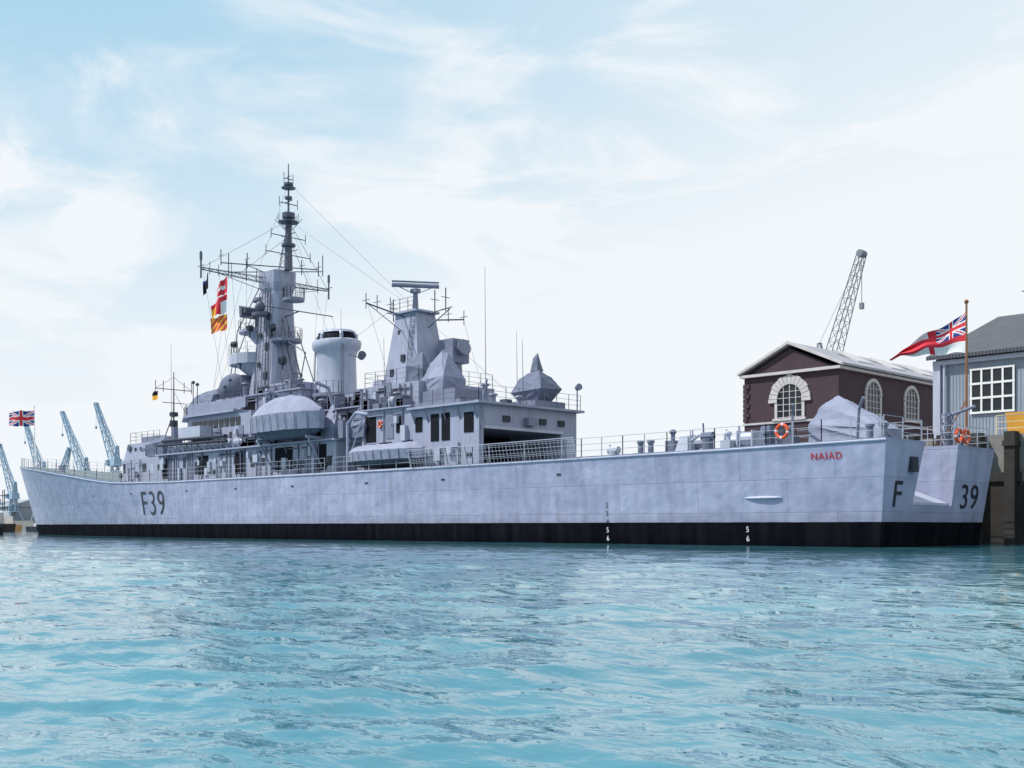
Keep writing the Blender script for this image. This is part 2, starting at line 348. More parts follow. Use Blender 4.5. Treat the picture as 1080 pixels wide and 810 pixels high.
afth=part(lambda m:(m.box(35,40.85,-4.5,4.5,4.6,9.1),m.box(34.9,41.2,-4.75,4.75,9.1,9.2),m.box(35.6,41.9,-3.6,3.6,9.2,11.0)),'deckhouse',M_paint)
hangar=part(lambda m:(m.box(28.4,35,-4.6,-4.3,4.6,8.8),m.box(28.4,35,4.3,4.6,4.6,8.8),m.box(28.4,35,-4.3,4.3,7.25,8.8),m.box(33.5,34.9,-4.3,4.3,4.6,7.25),m.box(28.0,35.2,-5.0,5.0,8.8,8.95),m.box(28.4,33.4,3.0,4.3,4.6,7.25)),'hangar',M_paint)
part(lambda m:[m.box(33.35,33.5,-4.25,3.0,4.7,7.2)],'hangar_dark_panel',M_black,hangar)  # black panel paints the darkness inside the open hangar
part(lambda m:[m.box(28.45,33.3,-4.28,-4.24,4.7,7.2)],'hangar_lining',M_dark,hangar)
part(lambda m:m.box(28.22,28.4,-4.4,3.1,7.22,7.42),'door_track',M_light,hangar)
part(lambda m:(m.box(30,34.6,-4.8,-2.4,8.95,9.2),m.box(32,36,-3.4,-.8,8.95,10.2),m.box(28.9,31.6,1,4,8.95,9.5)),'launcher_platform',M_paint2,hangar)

def wallgear(seed,ua,ub,yw,za,zb,n):
    rnd=random.Random(seed)
    lk=MB(); dk=MB(); 
    for i in range(n):
        u=ua+(ub-ua)*(i+.2+.6*rnd.random())/n; k=rnd.random()
        if k<.26:
            w=.25+rnd.random()*.5;h=.3+rnd.random()*.8; z=za+.15+rnd.random()*(zb-za-h-.3); lk.box(u-w/2,u+w/2,yw-.1-rnd.random()*.2,yw+.01,z,z+h)
        elif k<.58:
            pp=MB(); pp.cyl((u,yw-.08,za),(u,yw-.08,zb),.05,n=6); pp.cyl((u,yw-.08,zb-.3),(u+.8+rnd.random(),yw-.08,zb-.3),.05,n=6); pp.build('pipework',ship,rnd.choice([M_paint2,M_mast]))
        elif k<.88:
            w=.25+rnd.random()*.55; z=za+.4+rnd.random()*.8; dk.box(u-w/2,u+w/2,yw-.03,yw+.02,z,min(zb-.1,z+.3+rnd.random()*.8))
        else:
            pp=MB(); pp.cyl((u,yw-.12,za+.9),(u,yw-.02,za+.9),.3,n=14); pp.build('hose_reel',ship,M_mast)
    for x,nme,mt in ((lk,'locker',M_light),(dk,'vent_opening',M_dark)):
        if x.v: x.build_split(nme,ship,mt)
wallgear(1,43.6,70,-5.2,4.8,7.15,48)
wallgear(2,70.4,78,-4.98,4.8,7.1,10)
wallgear(3,42.3,52,-3.2,7.3,9.6,14)
wallgear(4,56.2,65.8,-4.3,7.35,9.2,12)
wallgear(5,35.1,40.7,-4.5,4.8,9.0,12)
wallgear(6,28.6,34.8,-4.6,4.8,6.4,6)
wallgear(7,51.3,63.3,-2.8,10.45,11.7,13)
wallgear(8,36.2,42.8,-4.3,4.8,7.2,6)
wallgear(9,72,77.5,-4.52,7.4,8.4,5)
wallgear(10,36,41.6,-3.6,9.3,10.9,8)
# black panels painting the shade of passages and recesses along the weather deck
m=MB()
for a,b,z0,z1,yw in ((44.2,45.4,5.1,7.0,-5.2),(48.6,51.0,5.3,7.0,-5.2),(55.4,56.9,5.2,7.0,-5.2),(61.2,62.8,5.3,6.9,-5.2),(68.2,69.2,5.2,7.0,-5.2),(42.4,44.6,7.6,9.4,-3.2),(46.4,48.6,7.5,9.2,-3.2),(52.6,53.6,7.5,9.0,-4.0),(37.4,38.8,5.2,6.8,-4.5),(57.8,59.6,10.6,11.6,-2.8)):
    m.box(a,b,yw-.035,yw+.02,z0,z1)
m.build_split('recess_shade_panel',ship,M_black)
def door(u,y,z):
    m=MB(); m.box(u-.38,u+.38,y-.05,y+.01,z+.15,z+1.95); m.c=1; m.cyl((u-.25,y-.09,z+1.05),(u-.25,y-.03,z+1.05),.05,n=6); m.c=0
    m.build('door',ship,[M_paint2,M_dark])
for u,y,z in ((46.6,-5.2,4.8),(53.4,-5.2,4.8),(59.5,-5.2,4.8),(66.6,-5.2,4.8),(37.6,-4.5,6.9),(57.5,-4.3,7.3),(45.4,-3.2,7.3),(61.2,-4.3,7.3),(39,-3.6,9.2),(54.6,-4.0,7.3)): door(u,y,z)
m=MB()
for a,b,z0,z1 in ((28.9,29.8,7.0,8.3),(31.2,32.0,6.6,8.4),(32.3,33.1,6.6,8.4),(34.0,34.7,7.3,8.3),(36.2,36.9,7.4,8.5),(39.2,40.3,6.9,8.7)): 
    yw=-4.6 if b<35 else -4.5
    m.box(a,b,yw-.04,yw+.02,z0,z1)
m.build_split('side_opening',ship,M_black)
m=MB()
for a in (-2.2,1.2,3.0): m.box(28.28,28.42,a-.3,a+.3,7.75,8.15)
m.build_split('aft_window',hangar,M_dark)
part(lambda m:(m.box(28.1,28.4,3.3,4.0,4.8,6.9),),'vent_trunk',M_light,hangar)
part(lambda m:(m.cyl((28.2,-4.45,5.0),(28.2,-4.45,8.7),.06),m.box(27.9,28.4,-.6,.2,7.6,8.1),m.cyl((27.6,3.8,8.9),(27.6,3.8,10.4),.05,n=5),m.cyl((27.6,3.8,10.4),(27.3,3.7,10.45),.2,.24,n=10),m.cyl((27.9,-4.7,9),(27.3,-4.9,10.2),.05,n=5)),'deck_lamp',M_paint2,hangar,split=1)
part(lambda m:[m.cyl((u,-4.6,7.9),(u,-4.95,8.8),.05,n=5) for u in (28.6,30.2,31.6,33.4,34.8)],'bracket',M_paint2,hangar,split=1)
part(lambda m:[m.cyl((u,-5.2,6.5),(u,-5.5,7.2),.04,n=4) for u in (46,49.4,53,56,59,62,65,68)],'bracket',M_paint2,split=1)

# edge rails ------------------------------------------------------------
def edge(ua,ub,step=3,inset=.12,sign=-1):
    L=[];u=ua
    while u<ub: L.append(u); u+=step
    L.append(ub); return [(u,sign*(hb(u,interp(SHEER,u))-inset),interp(SHEER,u)) for u in L]
for f in (lambda m:m.rail(edge(.3,42)),lambda m:m.rail(edge(.3,42,sign=1)),lambda m:m.rail([(.25,-5.6,4.97),(.25,-1.9,4.97)]),lambda m:m.rail([(.25,1.8,4.97),(.25,5.6,4.97)]),lambda m:m.rail([(.3,-1.75,4.95),(7.1,-1.75,4.9),(7.1,1.7,4.9),(.3,1.7,4.95)])): part(f,'guard_rail',M_rail)
part(lambda m:m.rail(edge(79,113)),'guard_rail',M_light)
part(lambda m:m.rail(edge(79,113,sign=1)),'guard_rail',M_light)
part(lambda m:m.rail(edge(43,78)),'guard_rail',M_rail)
def nets(m):
    P=edge(18.5,33,1.8,inset=-.12)
    for a,b in zip(P,P[1:]):
        a=Vector(a);b=Vector(b);up=Vector((0,-.25,1.1))
        for q in (a,b): m.cyl(q,q+up,.03,n=4)
        m.cyl(a+up,b+up,.028,n=4)
        for i in range(1,6): t=i/6; m.cyl(a+(b-a)*t,a+(b-a)*t+up,.010,n=4)
        for i in range(1,5): t=i/5; m.cyl(a+up*t,b+up*t,.010,n=4)
part(nets,'safety_net',M_light)
for P,sp_ in (([(28.2,-4.8,8.95),(28.2,4.8,8.95)],1.2),([(28.2,-4.8,8.95),(35,-4.8,8.95)],1.2),([(35.7,-3.5,11),(35.7,3.5,11)],1.2),([(35.7,-3.5,11),(41.8,-3.5,11),(41.8,3.5,11)],1.2),([(35.2,-4.6,9.2),(41,-4.6,9.2)],1.2),
   ([(43,-5.4,7.32),(56,-5.4,7.32),(70,-5.4,7.32),(71.4,-4.9,7.3)],1.3),([(42,-3.4,9.8),(51,-3.4,9.8)],1.3),([(51,-2.9,11.9),(63.6,-2.9,11.9),(63.6,2.9,11.9)],1.3),([(56.2,-4.5,10.6),(66.2,-4.5,10.6),(70,-2.7,10.6),(70,2.7,10.6)],1.3)):
    part(lambda m:m.rail(P,sp=sp_,r=.018),'guard_rail',M_wire)
part(lambda m:m.box(56.5,65.9,-4.52,-4.48,10.65,11.5),'canvas_dodger',M_canvas)

# FOREMAST ---------------------------------------------------------------
FU=59.1; PU=57.1
def fm(m):
    prof=[(11.9,1.95,2.35,1.5),(14.5,1.75,1.9,1.3),(17.5,1.6,1.45,1.1),(20.8,1.5,1.15,.95),(21.6,1.75,1.35,1.1),(22.6,1.75,1.35,1.1)]
    rs=[]
    for z,a,f,h in prof:
        c=.3; rs.append([(FU-a,-h+c,z),(FU-a+c,-h,z),(FU+f-c*1.5,-h,z),(FU+f,-h+c*1.5,z),(FU+f,h-c*1.5,z),(FU+f-c*1.5,h,z),(FU-a+c,h,z),(FU-a,h-c,z)])
    m.rings(rs)
fore=part(fm,'foremast',M_paint)
def vents(m):
    for i in range(3):
        z=13.4+i*2.5; yy=-(1.5-.5*(z-11.9)/8)
        m.box(FU-.9,FU-.35,yy-.06,yy+.3,z,z+.6); m.box(FU+.3,FU+.6,yy-.06,yy+.3,z+1.1,z+1.5)
part(vents,'mast_opening',M_dark,fore,split=1)
def lad(m,u,y,z0,z1,y2=None,w=.22):
    y2=y if y2 is None else y2
    m.cyl((u-w,y,z0),(u-w,y2,z1),.025,n=4); m.cyl((u+w,y,z0),(u+w,y2,z1),.025,n=4)
    n=int((z1-z0)/.4)
    for i in range(n+1):
        t=i/n; m.cyl((u-w,y+(y2-y)*t,z0+(z1-z0)*t),(u+w,y+(y2-y)*t,z0+(z1-z0)*t),.018,n=4)
part(lambda m:lad(m,FU-.0,-1.6,12.0,21.2,-1.08),'ladder',M_wire,fore)
for dx in (-1.2,-.7,.9): part(lambda m:m.cyl((FU+dx,-1.55,12),(FU+dx*.8,-1.08,20.9),.05,n=6),'mast_pipe',M_mast,fore)
def plat(m,u,y,z,ru,ry,h=.25,rl=True):
    n=14; poly=[(u+ru*math.cos(2*math.pi*i/n),y+ry*math.sin(2*math.pi*i/n)) for i in range(n)]
    m.prism(poly,'z',z-h,z)
    if rl:
        P=[(a,b,z) for a,b in poly]+[(poly[0][0],poly[0][1],z)]; m.rail(P,h=.9,sp=.9,nw=2,r=.018)
part(lambda m:(plat(m,62.0,0,18.1,2.0,1.4),m.cyl((61.6,0,16.9),(61.8,0,17.9),.4,1.1,n=12)),'platform',M_paint,fore)
part(lambda m:(plat(m,62.2,-.3,15.9,2.4,1.9,h=.9),m.cyl((61.6,-.3,14.0),(61.8,-.3,15.1),.6,1.7,n=12)),'platform',M_light,fore)
part(lambda m:(m.box(61.5,64.4,-1.9,1.9,11.9,13.6),m.box(62,63.8,-1.4,1.4,13.6,14.1)),'director_house',M_paint2,fore)
part(lambda m:plat(m,PU-.8,0,20.1,.9,.9),'platform',M_paint2,fore)
part(lambda m:plat(m,PU-.6,-.6,16.6,1.3,1.3),'platform',M_paint2,fore)
part(lambda m:plat(m,61.0,0,20.7,1.0,.9,rl=False),'platform',M_paint2,fore)
part(lambda m:(plat(m,58.8,-1.7,19.0,.9,.6,rl=False),m.ell((58.8,-1.7,19.5),.4,.4,.5,n=12)),'platform',M_mast,fore)
for (u,y,z,r_) in ((57.0,-1.7,17.2,.35),(63.2,-1.6,16.5,.3),(60.6,-1.6,17.6,.3),(56.2,-1.2,14.4,.4),(61.8,-1.8,14.9,.35)):
    part(lambda m:(m.cyl((u,y,z-.4),(u,y,z+.3),.06,n=5),m.cyl((u,y-.2,z+.3),(u,y+.2,z+.35),r_*.8,r_,n=12)),'signal_lamp',M_dark,fore)
def radar_a(m):
    m.cyl((62,0,18.1),(62,0,19.5),.2,n=8)
    m.box(61.8,62.2,-1.3,1.3,19.5,19.9); m.prism([(62.2,19.3),(62.6,19.15),(62.7,20.2),(62.2,20.0)],'y',-1.4,1.4)
part(radar_a,'navigation_radar',M_mast,fore)
for (a,b) in (((63.9,-1.2,12),(63.5,-1.1,17.9)),((64.9,-1.6,10.5),(63.7,-1.4,15.4)),((64.9,1.6,10.5),(63.7,1.4,15.4)),((63,-1.3,16),(60.6,-.8,20.5)),((63.7,-1.0,18.0),(60.4,-.6,21.8)),
        ((54.6,-1.3,11.9),(57.2,-1.0,17.4)),((54.6,1.3,11.9),(57.2,1.0,17.4)),((53.5,-1.4,12),(52.5,-1.4,15.0)),((52.5,-1.4,15.0),(57.2,-1.0,17.0))):
    part(lambda m:m.cyl(a,b,.045,n=5),'strut',M_wire,fore)
part(lambda m:m.truss((54.6,-.5,11.9),(57.1,-.4,18.4),.7,.4,6,.028),'lattice_brace',M_mast,fore)
def top(m):
    u=PU
    m.cyl((u,0,22.6),(u,0,27.2),.36,.24,n=10); m.cyl((u,0,27.2),(u,0,31.6),.10,.04,n=6)
    for z,rr,h in ((24.6,.6,.2),(26.6,.85,.10),(27.0,.55,.4),(28.6,.32,.2),(29.5,.6,.08),(29.75,.4,.2)):
        m.cyl((u,0,z),(u,0,z+h),rr,n=12)
    for i in range(8):
        t=i*math.pi/4; m.cyl((u+.3*math.cos(t),.3*math.sin(t),26.0),(u+1.15*math.cos(t),1.15*math.sin(t),26.9),.025,n=4)
        m.cyl((u+.85*math.cos(t),.85*math.sin(t),26.7),(u+.85*math.cos(t),.85*math.sin(t),27.4),.02,n=4)
    for z,l in ((25.4,1.7),(23.9,2.2),(28.2,.9),(30.3,.45)):
        m.cyl((u,-l,z),(u,l,z),.04,n=5); m.cyl((u-l*.6,0,z+.2),(u+l*.6,0,z+.2),.04,n=5)
        for s in (-1,1): m.cyl((u,s*l,z-.35),(u,s*l,z+.5),.03,n=4)
    m.cyl((u+.5,.3,27.2),(u+.5,.3,29.0),.03,n=4)
    m.truss((u+1.0,0,22.7),(u+.15,0,26.0),.5,.2,6,.025)
part(top,'topmast',M_mast,fore)
def yards(m):
    u=FU+.1; z=21.9
    m.truss((u,-7.0,z+.1),(u,-.6,z),.16,.45,9,.026,side=(0,0,1)); m.truss((u,5.6,z+.1),(u,.6,z),.16,.45,8,.026,side=(0,0,1))
    m.cyl((u+1,-4.6,23.0),(u-1,3.8,23.4),.05,n=5); m.cyl((u+3.6,-.6,23.9),(u,-.2,22.4),.05,n=5)
    m.cyl((u+2.5,-3.0,22.7),(u-2.5,3.2,22.9),.045,n=5)
    m.cyl((u,-3.6,22.0),(PU,0,25.4),.02,n=4); m.cyl((u,3.6,22.0),(PU,0,25.4),.02,n=4); m.cyl((u,-7,22),(PU,0,26.8),.018,n=4); m.cyl((u,5.5,22),(PU,0,26.8),.018,n=4)
    m.cyl((FU-3.6,-3.4,18.9),(FU-3.6,3.4,18.9),.045,n=5); m.cyl((FU-3.6,0,18.9),(FU-1.2,0,18.7),.06,n=5)
    m.cyl((u,-1,21),(u,-5.2,21.8),.03,n=4); m.cyl((u,1,21),(u,4.4,21.8),.03,n=4)
    for y in (-7.0,5.6):
        m.cyl((u,y,z-.7),(u,y,z+1.5),.075,n=6); m.cyl((u,y,z+.8),(u,y,z+1.4),.12,n=6)
        m.cyl((u-.5,y,z+.3),(u+.5,y,z+.3),.035,n=4)
    for y in (-6.2,-5.4,-4.2,-2.8,-1.8,2,3.2,4.4): m.cyl((u,y,z-.3),(u,y,z+random.uniform(.5,1.3)),.03,n=4)
    for y,uu in ((-4.6,1),(3.8,-1),(-2.4,.5),(2.4,-.5)): m.cyl((u+uu,y,22.8),(u+uu,y,24.1),.045,n=5); m.cyl((u+uu-.4,y,23.6),(u+uu+.4,y,23.6),.03,n=4)
    for uu,y in ((3.6,-.6),(2.5,-3.0),(-2.5,3.2)): m.cyl((u+uu,y,22.5),(u+uu,y,24.3),.045,n=5)
part(yards,'yard',M_mast,fore)

# FUNNEL -------------------------------------------------------------------
GU=50.2
def fun(m):
    rs=[]
    for z,a,b in ((7.3,2.2,1.6),(12,1.95,1.4),(14.4,1.85,1.35),(14.9,2.0,1.48),(15.1,2.25,1.68),(15.5,2.35,1.76),(15.7,2.3,1.72),(15.8,2.05,1.52)):
        rs.append([(GU+a*math.cos(2*math.pi*i/40),b*math.sin(2*math.pi*i/40),z) for i in range(40)])
    m.rings(rs)
funnel=part(fun,'funnel',M_light,smooth=True)
def cap(m):
    rs=[]
    for z,k in ((15.75,.93),(16.05,.92),(16.3,.82),(16.5,.6),(16.6,.3)): rs.append([(GU+2.0*k*math.cos(2*math.pi*i/32),1.5*k*math.sin(2*math.pi*i/32),z) for i in range(32)])
    m.rings(rs); m.c=1
    for i in range(6):
        t=2*math.pi*(i+.5)/6; m.wire([(GU+1.92*math.cos(t),1.44*math.sin(t),15.75),(GU+1.9*math.cos(t),1.42*math.sin(t),16.1),(GU+1.65*math.cos(t),1.25*math.sin(t),16.38),(GU+1.2*math.cos(t),.9*math.sin(t),16.58)],.15,6)
    rs=[]
    for z,k in ((16.36,.88),(16.52,.84),(16.68,.6),(16.74,.3)): rs.append([(GU+2.0*k*math.cos(2*math.pi*i/32),1.5*k*math.sin(2*math.pi*i/32),z) for i in range(32)])
    m.rings(rs)
part(cap,'funnel_cap',[M_black,M_light],funnel,smooth=True)
for f in (lambda m:m.cyl((GU+1.4,-1.35,8),(GU+1.2,-1.2,14.9),.06,n=6),lambda m:m.cyl((GU-2.1,-.9,8),(GU-1.95,-.8,16.1),.07,n=6)): part(f,'funnel_pipe',M_paint2,funnel)
part(lambda m:plat(m,GU-.6,-1.4,11.4,1.6,.9),'platform',M_paint2,funnel)
part(lambda m:m.box(44.2,46.6,-2,2,9.8,11.0),'engine_room_vent',M_paint)
part(lambda m:m.frus((42.2,44.0,-1.5,1.5,9.8),(42.8,43.8,-1.2,1.2,11.9)),'engine_room_vent',M_paint)
part(lambda m:[m.box(44.4+i*.55,44.75+i*.55,-2.03,-1.98,10,10.8) for i in range(4)],'louvre',M_black,split=1)
part(lambda m:(m.truss((53.9,-1.6,9.8),(53.6,-1.4,13.4),.9,.6,5,.03),),'lattice_brace',M_mast)
part(lambda m:(m.cyl((47.9,-.4,14.4),(46.4,-.4,14.0),.05,n=5),m.cyl((46.4,-.4,14.1),(46.0,-.6,14.2),.28,.32,n=12)),'searchlight',M_wire,funnel)

# MAINMAST -----------------------------------------------------------------
MU=40.3
mast2=part(lambda m:(m.frus((MU-2.1,MU+2.1,-1.45,1.45,11),(MU-1.15,MU+1.2,-.9,.9,16.6)),m.box(MU-1.4,MU+1.4,-1.15,1.15,16.6,16.75)),'mainmast',M_paint)
part(lambda m:(m.box(MU-.3,MU+.1,-1.35,-1.0,13,13.5),m.box(MU+.5,MU+.8,-1.05,-.9,15,15.4),m.box(MU+.9,MU+1.3,-1.4,-1.1,12,12.5)),'mast_opening',M_dark,mast2,split=1)
def rad2(m):
    m.cyl((MU,0,16.7),(MU,0,18.4),.25,.16,n=8); m.box(MU-.3,MU+.3,-.25,.25,18.2,18.5)
    a=Vector((.55,-.83,0)); 
    P=[Vector((MU,0,18.75))+a*s for s in (-1.75,1.75)]
    m.cyl(P[0],P[1],.17,n=8); m.cyl(P[0]+Vector((0,0,.28)),P[1]+Vector((0,0,.28)),.07,n=6)
    for s in (-1.4,1.4): m.cyl((MU,0,18.1),Vector((MU,0,18.7))+a*s,.035,n=4)
part(rad2,'air_search_radar',M_paint2,mast2)
def y2(m):
    z=16.4
    m.cyl((MU+.2,-4.4,z+.5),(MU+.2,0,z-.2),.06,n=5); m.cyl((MU+.2,5,z+.5),(MU+.2,0,z-.2),.06,n=5); m.cyl((MU+2.6,-.6,z+.6),(MU,0,z),.05,n=5); m.cyl((MU-3.4,.6,z+.4),(MU,0,z),.05,n=5)
    m.cyl((MU+.2,-4.3,z+.5),(MU+.2,-1,z-1.2),.03,n=4); m.cyl((MU-.9,0,15.2),(MU-3.2,.6,z+.3),.04,n=4)
    for y in (-4.4,-3.4,3.4,5,-2.2): m.cyl((MU+.2,y,z+.1),(MU+.2,y,z+1.2),.035,n=5); m.cyl((MU-.2,y,z+.7),(MU+.6,y,z+.7),.03,n=4)
    for d in (-3.4,-2.2,2.6): m.cyl((MU+d,0,z),(MU+d,0,z+1.7),.045,n=5); m.cyl((MU+d,-.4,z+1),(MU+d,.4,z+1),.03,n=4)
    m.rail([(MU-1.4,-1.1,16.75),(MU+1.4,-1.1,16.75)],h=.9,sp=.8)
part(y2,'yard',M_mast,mast2)
part(lambda m:lad(m,MU-.9,-1.55,11,16.4,-1.0),'ladder',M_wire,mast2)
def director(m):
    m.cyl((37.4,1.2,11),(37.4,1.2,12.8),.7,.6,n=12); m.box(36.6,38.2,.4,2.0,12.8,14.5); m.cyl((36.6,1.2,13.8),(36.2,1.2,13.9),.5,.6,n=14)
part(director,'missile_director',M_paint2)
def tentpart(pts,name,mat,label,sag=.02,seed=0,wr=.05,off=(0,0,0)):
    m=MB(); m.tent([(p[0]+off[0],p[1]+off[1],p[2]+off[2]) for p in pts],sag,seed,wr=wr); return m.build(name,ship,mat,smooth=24,merge=True,label=label)
tentpart([(-1.1,-1,0),(1.1,-1,0),(1.2,1,0),(-1.1,1,0),(-1.35,-1.1,1.0),(1.4,-.9,.8),(1.4,.9,1.1),(-1.2,1.1,.9),(-.9,-.5,1.9),(.9,-.3,2.1),(.5,.4,2.5),(-.1,-.2,2.85),(-.35,.2,2.75)],'launcher_cover',M_canvas,'creased canvas draped over a missile launcher',off=(34.8,-2.1,10.2),seed=1)
tentpart([(-.8,-.7,0),(.8,-.7,0),(.8,.7,0),(-.8,.7,0),(-1.55,-1.1,.8),(1.5,-1.0,.7),(1.5,1.1,.8),(-1.5,1.1,.9),(-1.1,-.6,1.6),(1.1,-.5,1.7),(1.0,.6,1.8),(-.9,.6,1.7),(.4,.2,2.3),(-.4,-.2,2.3)],'launcher_cover',M_canvas_d,'dark creased canvas draped over a missile launcher',off=(30.3,2.5,9.5),seed=2)
tentpart([(-.35,-.3,0),(.35,-.3,0),(.35,.3,0),(-.35,.3,0),(-.24,-.2,1.0),(.26,-.1,.95),(.16,.2,1.1),(-.1,0,1.3)],'aerial_cover',M_canvas_d,'small canvas hood',off=(30.2,2.5,11.65),seed=3,wr=.02)
tentpart([(-.9,-.7,0),(.9,-.7,0),(.9,.7,0),(-.9,.7,0),(-1.0,-.8,.9),(.8,-.8,1.3),(.6,.6,1.8),(-.3,-.2,2.2),(.3,.1,2.2)],'director_cover',M_canvas_d,'dark canvas hood over a fire control director',off=(36.9,-2.2,11.0),seed=4)
tentpart([(-2.1,-2,0),(2.1,-1.9,0),(2,1.9,0),(-2,2,0),(-2.3,-2.1,1.0),(2.3,-1.9,1.0),(2.1,1.7,1.2),(-1.8,1.8,1.1),(-1.6,-1.3,2.0),(1.5,-1.2,2.2),(1,1,2.4),(-1.2,.9,2.4),(.2,0,2.75)],'gun_director_cover',M_canvas_d,'dark canvas over the bridge-roof gun director',off=(67.0,-1.0,10.6),seed=5)
tentpart([(-1.5,-1,0),(1.6,-1,0),(1.5,1,0),(-1.5,1,0),(-1.6,-1.1,1.3),(1.6,-1.1,1.1),(1.3,.9,1.5),(-1.4,.9,1.4),(-.7,-.4,1.9),(.6,-.2,2.0)],'gun_cover',M_canvas_d,'bulky canvas bundle beside the bridge',off=(71.5,-3.7,7.3),seed=12)
part(lambda m:(m.ell((62.9,-1.7,12.9),1.45,1.3,1.35,n=24,m=14),m.cyl((62.9,-1.7,10.5),(62.9,-1.7,12.1),.9,n=14)),'radome',M_canvas_d,smooth=True)
for of,sd in (((44.3,-4.4,7.3),6),((41.2,-4.0,7.3),8)):
    tentpart([(-.8,-.7,0),(.8,-.7,0),(.8,.7,0),(-.8,.7,0),(-1.1,-.8,1.0),(1.0,-.7,.8),(.9,.7,1.2),(-.5,-.2,2.0),(.3,.1,2.7),(.6,0,2.4)],'gun_cover',M_canvas if sd==6 else M_canvas_d,'canvas cover over a light gun',off=of,seed=sd,sag=.04)
tentpart([(-1.8,-1.3,0),(1.9,-1.3,0),(1.9,1.1,0),(-1.8,1.1,0),(-1.9,-1.1,.6),(1.85,-1.2,1.0),(1.7,1.0,1.1),(-1.8,1.0,.7),(1.5,-.6,2.0),(.2,-.5,1.5),(.9,0,2.45),(1.5,.3,2.35),(-.9,.2,1.3)],'sonar_cover',M_canvas,'grey tarpaulin draped over the towed sonar gear',off=(3.1,-2.9,4.95),seed=9,sag=.035,wr=.07)
def pole(m):
    u=77.0
    m.cyl((u,0,8.5),(u,0,15.9),.10,.04,n=6); m.cyl((u,-1.9,14.2),(u,1.9,14.2),.04,n=5); m.cyl((u,-1.2,12.9),(u,1.2,12.9),.035,n=5)
    for y in (-1.9,-1.1,1.1,1.9): m.cyl((u,y,13.9),(u,y,15.0),.035,n=4)
    m.cyl((u,-1.9,14.2),(u,0,15.4),.02,n=4); m.cyl((u,1.9,14.2),(u,0,15.4),.02,n=4); m.box(u-.3,u+.3,-.3,.3,11.6,12.0); m.cyl((u,0,10.6),(u,0,11.2),.4,n=8)
    m.cyl((u,0,14),(u-3,-1.6,8.6),.02,n=4); m.cyl((u,0,14),(u-3,1.6,8.6),.02,n=4); m.cyl((u+.6,-1,8.6),(u,0,12),.05,n=4)
part(pole,'signal_mast',M_dark)
part(lambda m:(m.box(74,77,-3.3,-1.2,8.7,9.4),m.cyl((73,-2,8.7),(73,-2,10.2),.35,.3,n=10)),'bridge_gear',M_paint2)
part(lambda m:m.rail([(71.7,-4.2,8.7),(77.5,-4.2,8.7),(77.5,4.2,8.7)],sp=1.2,r=.018),'guard_rail',M_wire)
part(lambda m:[m.cyl((u,y,z),(u+.1,y,z+h),.03,.012,n=5) for u,y,z,h in ((31.6,-1.0,9,9.6),(45.5,-2.9,9.8,7.5),(33.4,3.8,9,6.0),(28.6,-.4,9,4.4),(42.2,3.4,9.8,7.5),(55.0,-3.8,7.3,7),(70.6,-3.6,8.6,9),(38.6,-4.2,9.2,5))],'whip_aerial',M_wire,split=1)
def mush(m,u,y,z,h=.9,rr=.32):
    m.cyl((u,y,z),(u,y,z+h),rr*.55,n=10); m.ell((u,y,z+h),rr,rr,rr*.5,n=12,m=4,lo=-.1)
def cl(m):
    rnd=random.Random(3)
    for u,y,z in ((42.4,-2.9,9.8),(53.5,-4.8,7.3),(55,-4.8,7.3),(37.2,-4.2,9.2),(36.2,-1.6,11),(29.6,-2.2,8.95),(29.2,-.2,8.95),(60,-2.4,11.9),(52,-2.2,11.9),(53.4,-2.4,11.9),(46.8,-2.5,9.8),(47.6,-2.4,9.8),(28.9,-3.6,8.95),(48.5,-2.6,9.8)): mush(m,u,y,z,.6+rnd.random()*.6)
part(cl,'ventilator',M_paint2,smooth=True,split=2)
def lk(m,n1,seed):
    rnd=random.Random(seed)
    for i in range(n1):
        u=rnd.uniform(42,56); m.box(u,u+rnd.uniform(.4,1.3),-5.2,-5.2+rnd.uniform(.4,1.3),7.32,7.32+rnd.uniform(.3,1.4))
    for i in range(3):
        u=rnd.uniform(29,34); y=rnd.uniform(-4.4,3.5); m.box(u,u+.6,y,y+.6,8.95,8.95+rnd.uniform(.3,.7))
    for i in range(3):
        u=rnd.uniform(51,57); m.box(u,u+.9,-2.6,-1.9,11.9,11.9+rnd.uniform(.3,1.0))
    for i in range(4):
        u=rnd.uniform(42.5,50); m.box(u,u+.9,-3.1,-2.1,9.8,9.8+rnd.uniform(.4,1.3))
    for i in range(3):
        u=rnd.uniform(36,41); m.box(u,u+.7,-4.5,-3.8,9.2,9.2+rnd.uniform(.4,1.2))
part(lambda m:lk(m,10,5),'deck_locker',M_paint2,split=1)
part(lambda m:lk(m,6,15),'deck_locker',M_mast,split=1)
rnd=random.Random(21)
for i in range(16):
    u=rnd.uniform(41,66); y=-rnd.uniform(2.6,4.7); z=7.3 if u<56 else 10.6
    if z>10: y=max(y,-4)
    h=rnd.uniform(1.2,3.2)
    part(lambda m:(m.cyl((u,y,z),(u,y,z+h),.04,n=5),m.ell((u,y,z+h),.18,.18,.16,n=8,m=5)),'lamp_post',M_wire)
def winch(m,u,y):
    z=interp(SHEER,u); m.box(u-.5,u+.5,y-.4,y+.4,z,z+.15); m.cyl((u-.4,y,z+.6),(u+.4,y,z+.6),.35,n=12); m.box(u-.5,u-.42,y-.4,y+.4,z,z+1.0); m.box(u+.42,u+.5,y-.4,y+.4,z,z+1.0); m.cyl((u+.6,y,z),(u+.6,y,z+1.3),.05,n=5)
for u,y in ((11.8,-3.6),(10.3,-2.6),(8.7,-3.8)): part(lambda m,u=u,y=y:winch(m,u,y),'winch',M_light)
